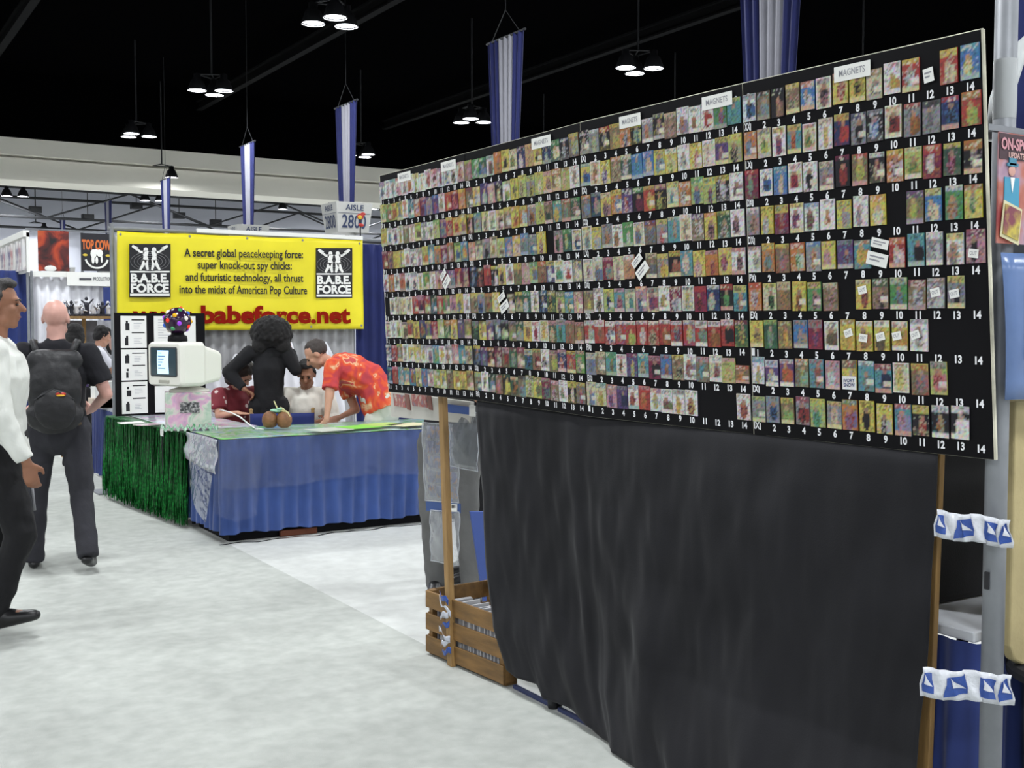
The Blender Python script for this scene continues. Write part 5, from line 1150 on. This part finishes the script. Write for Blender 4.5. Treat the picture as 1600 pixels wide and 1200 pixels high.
# --- seated poses
def seated(J, sh=.0):
    for k, s in (('L', -1), ('R', 1)):
        J['hip' + k] = V(s * .1, .02, .52); J['kn' + k] = V(s * .13, .44, .52); J['an' + k] = V(s * .13, .42, .09); J['to' + k] = V(s * .14, .6, .035)
        J['sh' + k] = V(s * .18, .03, .98); 
    J['pelvis'] = V(0, 0, .56); J['waist'] = V(0, 0, .68); J['chest'] = V(0, .02, .86); J['neck'] = V(0, .03, 1.04); J['head'] = V(0, .07, 1.21)
    return J
def stool(p, label, h=.44):
    t = thing('folding_chair', label, 'chair', (p.x, p.y, 0), 0)
    obj('seat', MB().lathe([(.19, h - .02), (.2, h - .01), (.19, h)], 20), M_dsteel, t, smooth=True)
    for k in range(4): a = math.pi / 4 + k * math.pi / 2; obj('leg', MB().tube([(.15 * math.cos(a), .15 * math.sin(a), h - .02), (.19 * math.cos(a), .19 * math.sin(a), 0)], .012, 6), M_dsteel, t)
    obj('rung', MB().lathe([(.17, .18), (.175, .185), (.17, .19)], 16, cap=False), M_dsteel, t)
pw = at_d(366, 600, 10.4); pw.z = 0; rz = -math.radians(165); sc = 1.0
J = seated(base_pose()); J['tilt'] = math.radians(-48); J['head'] = V(-.0, .13, 1.17); J['yaw'] = math.radians(20); li = lambda px, py, d: loc_in(pw, rz, sc, at_d(px, py, d))
J['elR'] = V(.24, .12, .80); J['wrR'] = V(.2, .36, .835); J['hdR'] = V(-.2, .8, -.05); J['thR'] = V(-1, 0, 0); J['elL'] = V(-.23, .1, .8); J['wrL'] = V(-.12, .34, .835); J['hdL'] = V(.2, .8, 0); J['thL'] = V(1, 0, 0)
M_floral = mat_ramp('maroon_floral_print', [(0.0, '#c9b9b4'), (0.20, '#cfc0bc'), (0.26, '#7a2630'), (1.0, '#6b1d28')], tex='voronoi', scale=13, rough=.8)
def bob(H):
    R = H.to_3x3(); p = lambda *a: H @ V(*a)
    return [ell(p(0, -.03, .045), (.10, .105, .095), R), ell(p(-.075, -.02, -.05), (.04, .07, .1), R), ell(p(.075, -.02, -.05), (.04, .07, .1), R), ell(p(0, -.075, -.05), (.085, .05, .11), R)]
person('seated person in maroon floral shirt with brown hair, behind the monitor', pw, rz, J, sc, M_skin, M_floral, 'short', M_blacktrou, M_shoe, bob, M_hairbr, voxel=.01, wr=.006, face=True)
stool(pw, 'dark stool under the person in maroon floral shirt')
pw = at_d(478, 600, 10.4); pw.z = 0; rz = math.radians(180) - math.radians(18); sc = 1.0
J = seated(base_pose()); J['tilt'] = math.radians(-24); J['head'] = V(.0, .09, 1.165); J['neck'].z = 1.02; J['yaw'] = math.radians(-10)
for k, s in (('L', -1), ('R', 1)): J['el' + k] = V(s * .25, .12, .76); J['wr' + k] = V(s * .14, .36, .76); J['hd' + k] = V(-s * .4, .8, -.1); J['th' + k] = V(-s, 0, .3)
person('seated man in open white shirt facing the viewer, looking down', pw, rz, J, sc, M_skind, mat('cream_shirt_cloth', '#d3d0c6', .8, bump=.3, bscale=18), 'long', M_blacktrou, M_shoe, short_hair, M_hairb, voxel=.009, wr=.007, collar=MATS['cream_shirt_cloth'], girth=1.08)
stool(pw, 'dark stool under the man in the white shirt')
# --- man bending over the table in a red printed shirt (local +y is the way he faces: towards the left of the picture)
pb = at_d(585, 650, 9.95); pb.z = 0; rz = math.radians(90) - YAW + math.radians(4); sc = 1.0; li = lambda px, py, d: loc_in(pb, rz, sc, at_d(px, py, d))
J = base_pose()
J['pelvis'] = li(592, 627, 9.95); J['waist'] = li(580, 599, 9.95); J['chest'] = li(549, 583, 9.92); J['neck'] = li(516, 566, 9.9); J['head'] = li(494, 554, 9.86)
cx = lambda q, dx: V(q.x + dx, q.y, q.z)
for k, s in (('L', -1), ('R', 1)):
    sh = J['neck'].lerp(J['chest'], .22); J['sh' + k] = V(sh.x + s * .185, sh.y, sh.z - .01)
    J['hip' + k] = V(J['pelvis'].x + s * .09, J['pelvis'].y, J['pelvis'].z - .03); J['kn' + k] = V(J['pelvis'].x + s * .11, J['pelvis'].y + .06, .48); J['an' + k] = V(J['pelvis'].x + s * .11, J['pelvis'].y - .02, .09); J['to' + k] = V(J['pelvis'].x + s * .12, J['pelvis'].y + .17, .035)
J['yaw'] = math.radians(6); J['tilt'] = math.radians(-42)
J['elL'] = li(514, 622, 9.62); J['wrL'] = li(510, 656, 9.55); J['hdL'] = V(0, .5, -.6); J['thL'] = V(1, 0, 0)
J['elR'] = li(556, 640, 10.1); J['wrR'] = li(531, 652, 10.0); J['hdR'] = V(-.1, .8, -.3); J['thR'] = V(-1, 0, 0)
M_aloha = mat_ramp('red_aloha_print', [(0.30, '#a8343e'), (0.43, '#bc3838'), (0.48, '#cc4622'), (0.55, '#cf5c34'), (0.60, '#d8b088'), (0.64, '#b83a3a'), (0.75, '#b8707c')], scale=7.5, rough=.8, dist=.7, detail=2)
person('man in red printed shirt bending over the front table', pb, rz, J, sc, M_skin, M_aloha, 'short', mat('white_shorts_cloth', '#c9c6bc', .8), M_shoe, lambda H: [ell(H @ V(0, -.055, .035), (.08, .075, .085), H.to_3x3()), ell(H @ V(0, -.02, .085), (.06, .07, .045), H.to_3x3()), ell(H @ V(-.062, -.03, .03), (.022, .05, .05), H.to_3x3()), ell(H @ V(.062, -.03, .03), (.022, .05, .05), H.to_3x3())], mat('hair_dark_grey', '#3d3532', .7, bump=.5, bscale=200), voxel=.009, wr=.008, girth=1.38, shorts=True, hem=-.08, curl=(.3, .3))
# --- people standing behind the board end (only their legs show)
pg = on_z(690, 945, 0); J = base_pose(); J['anL'] = V(-.13, .04, .09); J['toL'] = V(-.16, .23, .035); J['anR'] = V(.08, -.05, .09); J['toR'] = V(.10, .14, .035)
for k, s in (('L', -1), ('R', 1)): J['el' + k] = V(s * .23, .08, 1.15); J['wr' + k] = V(s * .14, .25, 1.22); J['hd' + k] = V(-s * .2, .4, .8)
pg = pg + V(.12, .12, 0)
person('person in charcoal trousers standing behind the far end of the board', pg, math.radians(150), J, 1.0, M_skin, M_bshirt, 'short', mat('grey_slacks', '#5d5d5c', .85, bump=.2, bscale=30), M_shoe, short_hair, M_hairbr, voxel=.012)
pg = on_x(738, 900, 3.55); pg.z = 0
person('person in black trousers standing behind the drape and crate', pg, math.radians(80), base_pose(), 1.0, M_skin, M_bshirt, 'short', M_blacktrou, M_shoe, short_hair, M_hairb, voxel=.012)
# --- two visitors at the next booth, far left
pg = at_d(119, 600, 12.6); pg.z = 0; J = base_pose(); J['tilt'] = math.radians(-15)
person('dark-haired visitor half hidden behind the bald man', pg, -math.radians(40), J, .93, M_skin, mat('violet_top', '#4a3a6a', .8), 'short', M_blacktrou, M_shoe, bob, M_hairb, voxel=.012, face=False)
pg = at_d(146, 600, 12.9); pg.z = 0; J = base_pose(); J['tilt'] = math.radians(-20); J['elR'] = V(.22, .16, 1.16); J['wrR'] = V(.18, .38, 1.05); J['hdR'] = V(0, .8, -.2); J['neck'].y = .06; J['head'] = V(0, .13, 1.6); J['chest'].y = .03
person('visitor in white t-shirt leaning to the next booth table', pg, -math.radians(75), J, .93, M_skin, mat('white_tee', '#d8d8e0', .8, bump=.2, bscale=20), 'short', M_blacktrou, M_shoe, short_hair, M_hairb, voxel=.011, face=False)
# ================================================================== NEIGHBOURING BOOTHS AT THE LEFT
# next booth along the aisle: blue-skirted table, shelf of silvery goods, portrait poster
nx0 = 2.62; ny0, ny1 = 11.75, 12.75
t = thing('neighbour_table', 'blue-skirted table of the next booth left of the fringe', 'table', (nx0 + .35, (ny0 + ny1) / 2, 0))
obj('table_top', MB().box((nx0, ny0, .73), (nx0 + .75, ny1, .76)), M_plastic_top, t, world=True)
skirt(t, [(nx0 + .75, ny0), (nx0, ny0), (nx0, ny1)][::-1], .03, .735, M_bluedrape, seed=8)
for (x, y) in ((nx0 + .08, ny0 + .08), (nx0 + .67, ny0 + .08), (nx0 + .08, ny1 - .08), (nx0 + .67, ny1 - .08)): obj('leg', MB().tube([(x, y, 0), (x, y, .73)], .016, 8), M_dsteel, t, world=True)
ys = 14.3
sx0 = on_y(98, 494, ys).x; sx1 = on_y(180, 494, ys).x; zs = on_y(140, 494, ys).z
t = thing('goods_shelf', 'wooden shelf carrying silvery goods behind the visitors', 'shelf', ((sx0 + sx1) / 2, ys, 0))
obj('shelf_board', MB().box((sx0, ys - .02, zs - .03), (sx1 + .2, ys + .4, zs)), M_wood, t, world=True)
for x in (sx0 + .03, (sx0 + sx1) / 2, sx1 + .17): obj('upright', MB().box((x - .02, ys + .3, 0), (x + .02, ys + .34, zs - .03)), M_wood, t, world=True)
obj('backing', MB().box((sx0, ys + .41, .1), (sx1 + .2, ys + .43, zs - .05)), mat('shelf_backing', '#6f6f74', .8, var=.3, vscale=6), t, world=True)
M_chrome = mat('chrome', '#b9b9c0', .2, metal=.9); M_gun = mat('gunmetal', '#3a3a42', .35, metal=.7)
r_ = random.Random(11)
for i in range(9):
    px = 104 + i * 8.2; p = on_y(px, 494, ys + .15); h = r_.uniform(.13, .24); tt = thing('silver_figurine', 'silvery figurine on the far shelf, number %d from the left' % (i + 1), 'figurine', (p.x, p.y, zs), r_.uniform(0, 3), 'silver figurines on the shelf')
    tt['label'] = '%s figurine on the far wooden shelf, %s from the left' % (['silver', 'dark metal', 'white'][i % 3], ['first', 'second', 'third', 'fourth', 'fifth', 'sixth', 'seventh', 'eighth', 'last'][i])
    m_ = [M_chrome, M_gun, mat('white_resin', '#d0d0d4', .4)][i % 3]
    obj('plinth', MB().lathe([(.05, 0), (.05, .02), (.03, .03)], 10), M_gun, tt)
    blob('figure', [caps((0, 0, .02), (.01, 0, h * .6), .022, .03), ell((.01, 0, h * .9), (.022, .022, .026)), caps((.0, 0, h * .55), (.07, .01, h * r_.uniform(.3, 1.1)), .014, .01), caps((.0, 0, h * .55), (-.07, .0, h * r_.uniform(.4, 1.2)), .014, .01), caps((0, 0, .1), (.04, 0, .02), .018, .014)], m_, tt, .009, 1)
a, b = on_y(153, 575, ys - .05), on_y(182, 497, ys - .05)
t = thing('portrait_poster', 'grey portrait poster hanging below the far shelf', 'poster', (a.x, ys - .05, a.z))
obj('sheet', MB().box((a.x, ys - .055, a.z), (b.x, ys - .05, b.z - .03)), mat_ramp('portrait_grey', [(0.3, '#7b7b86'), (.5, '#a8a8ae'), (.7, '#c9c9cc')], scale=7), t, world=True)
cx, cz = (a.x + b.x) / 2 + .06, a.z + (b.z - a.z) * .5
obj('hair_shape', MB().ell((cx, ys - .058, cz), (.085, .004, .15), 16, 8), M_hairb, t, world=True); obj('face_shape', MB().ell((cx + .012, ys - .062, cz - .01), (.055, .004, .095), 16, 8), mat('portrait_skin', '#b58f84', .5), t, world=True)
for (px, py, m_, lab) in ((162, 596, M_white, 'white box on the next booth table'), (158, 622, mat('cream_box', '#c9b9a8', .6), 'small cream box on the next booth table')):
    p = on_y(px, py, 12.1); mob('goods_box', MB().box((p.x - .1, 12.05, .762), (p.x + .12, 12.25, max(.85, p.z))), m_, lab, 'box', bevel=.004)
# white and blue drape walls further back
yv = 18.0
x47, x175, x0_ = on_y(47, 425, yv).x, on_y(190, 425, yv).x, on_y(-60, 425, yv).x
zt = on_y(100, 425, yv).z
wdrape('far_drape', x47, x175 + 3.5, yv, 0.02, zt - .06, M_wdrape, 'white pleated drape wall behind the bald man', pitch=.14, amp=.03)
wdrape('far_drape', x0_ - 1.5, x47, yv - .05, 0.02, zt, M_bluedrape, 'blue drape wall behind the man at the left edge', pitch=.16, amp=.03)
fr = thing('drape_rail', 'white rail along the top of the white drape wall', 'rail', (x47, yv - .08, 0))
obj('rail', MB().box((x47 - .05, yv - .1, zt - .08), (x175 + 3.5, yv - .04, zt)), M_white, fr, world=True)
for x in (x47, x175 + 3.4): obj('upright', MB().tube([(x, yv - .09, 0), (x, yv - .09, zt)], .025, 8), M_steel, fr, world=True)
a, b = on_y(105, 446, yv - .12), on_y(176, 428, yv - .12)
t = thing('header_sign', 'white header sign with small dark lettering below the black poster', 'sign', (a.x, yv - .12, a.z))
obj('board', MB().box((a.x, yv - .125, a.z), (b.x + .1, yv - .105, b.z)), M_white, t, world=True)
tx = MB(); q0_, q1_ = on_y(124, 438.3, yv - .13), on_y(143, 438.3, yv - .13); tx.box((q0_.x, q0_.y - .003, q0_.z + .008), (q1_.x, q0_.y, q0_.z + .04)); put_text(tx, 'PRODUCTION CO', on_y(146, 438.5, yv - .13), on_y(182, 438.5, yv - .13), .055, n=(0, -1, 0), bold=.01); obj('lettering', tx, mat('sign_grey', '#4a4a50', .7), t, world=True)
b0 = on_y(163, 500, yv - .3); mob('blue_pillar_drape', MB().grid(lambda u, v: Vector((on_y(161, 446, yv - .15).x + .5 * u, yv - .15 + .015 * math.sin(u * 25), .05 + v * (a.z - .07))), 20, 3), M_bluedrape, 'narrow blue drape below the header sign', 'drape', smooth=True, thick=.003)
# posters hung above the drape wall
yq = yv + .05
a, b = on_y(60, 423, yq), on_y(107, 362, yq)
t = thing('red_poster', 'red and orange painted poster above the white drape', 'poster', ((a.x + b.x) / 2, yq, a.z))
obj('sheet', MB().box((a.x, yq - .01, a.z), (b.x, yq, b.z)), mat_ramp('red_poster_print', [(0.33, '#141014'), (.45, '#5a1c18'), (.55, '#a83a1c'), (.7, '#b8602a')], scale=3.2, rough=.5, dist=.8), t, world=True)
obj('white_dome', MB().ell(on_y(79, 419.5, yq - .02), (.085, .006, .045), 14, 8), M_white, t, world=True, smooth=True)
for x in (a.x + .02, b.x - .02): obj('pole', MB().tube([(x, yq + .02, 0), (x, yq + .02, b.z)], .02, 8), M_steel, t, world=True)
a, b = on_y(127, 423, yq), on_y(174, 366, yq); Wd, Hd = b.x - a.x, b.z - a.z
t = thing('black_poster', 'black poster with orange TOP COW lettering above the white drape', 'poster', ((a.x + b.x) / 2, yq, a.z))
obj('sheet', MB().box((a.x, yq - .01, a.z), (b.x, yq, b.z)), mat('poster_black', '#15141c', .5), t, world=True)
tx = MB(); put_text(tx, 'TOP COW', (a.x + Wd * .03, yq - .012, a.z + Hd * .58), (a.x + Wd * .97, yq - .012, a.z + Hd * .58), Hd * .24, n=(0, -1, 0), bold=.05); obj('lettering', tx, mat('poster_orange', '#c9662a', .5), t, world=True)
em = MB(); cx, cz = a.x + Wd * .5, a.z + Hd * .36
em.tube([(cx + Wd * .37 * math.cos(math.radians(q_)), yq - .014, cz + Hd * .02 + Hd * .30 * math.sin(math.radians(q_))) for q_ in range(195, 346, 10)], .016, 5)
for (x, z, rx, rz_) in ((-.1, .1, .1, .12), (.1, .12, .11, .1), (-.12, -.05, .05, .12), (.0, -.07, .045, .1), (.16, -.04, .035, .1), (-.02, .18, .07, .05)): em.ell((cx + x * Wd, yq - .014, cz + z * Hd), (rx * Wd, .004, rz_ * Hd), 12, 6)
obj('emblem', em, M_white, t, world=True)
em = MB()
for s in (-1, 1): em.ell((cx + s * .37 * Wd, yq - .014, cz + .06 * Hd), (.08 * Wd, .004, .035 * Hd), 10, 6)
obj('emblem_accent', em, mat('emblem_yellow', '#c9b03a', .5), t, world=True)
for x in (a.x + .02, b.x + .03): obj('pole', MB().tube([(x, yq + .02, 0), (x, yq + .02, b.z + .02)], .02, 8), M_steel, t, world=True)
obj('crossbar', MB().tube([(on_y(40, 361, yq).x, yq + .02, b.z + .03), (b.x + .6, yq + .02, b.z + .03)], .012, 6), M_steel, t, world=True)
# white rack of magazines at the far left, seen at a slant
p0 = on_y(40, 425, 17.2); hx_ = p0.x
t = thing('magazine_rack', 'white rack of upright magazines at the far left', 'rack', (hx_, 18.8, 2.3))
za = on_y(40, 425, 17.2).z; zb2 = on_y(40, 363, 17.2).z
obj('frame', MB().box((hx_ + .02, 17.2, za), (hx_ + .06, 20.6, zb2)), M_white, t, world=True)
obj('top_rail', MB().box((hx_ - .02, 17.2, zb2 - .06), (hx_ + .06, 20.6, zb2 + .03)), M_white, t, world=True)
for yy in (17.3, 20.4): obj('stand_pole', MB().tube([(hx_ + .04, yy, 0), (hx_ + .04, yy, za)], .02, 8), M_steel, t, world=True)
for i in range(13):
    y = 17.25 + i * .25; cc_ = ['#c9c9cc', '#a88a94', '#8d8a98', '#d2d0cc', '#b58a8a', '#7d7a90'][i % 6]
    mob('magazine', MB().box((hx_ - .03, y, za + .03), (hx_ + .015, y + .13, zb2 - .09 - .03 * (i % 2))), mat_ramp('mag_%d' % (i % 6), [(0.35, cc_), (.55, '#d6d4d2'), (.7, '#9a8f98')], scale=5, rough=.5), 'pale upright magazine in the white rack at far left', 'magazine', 'magazines in the white rack')
bpy.data.scenes.remove(TMP)
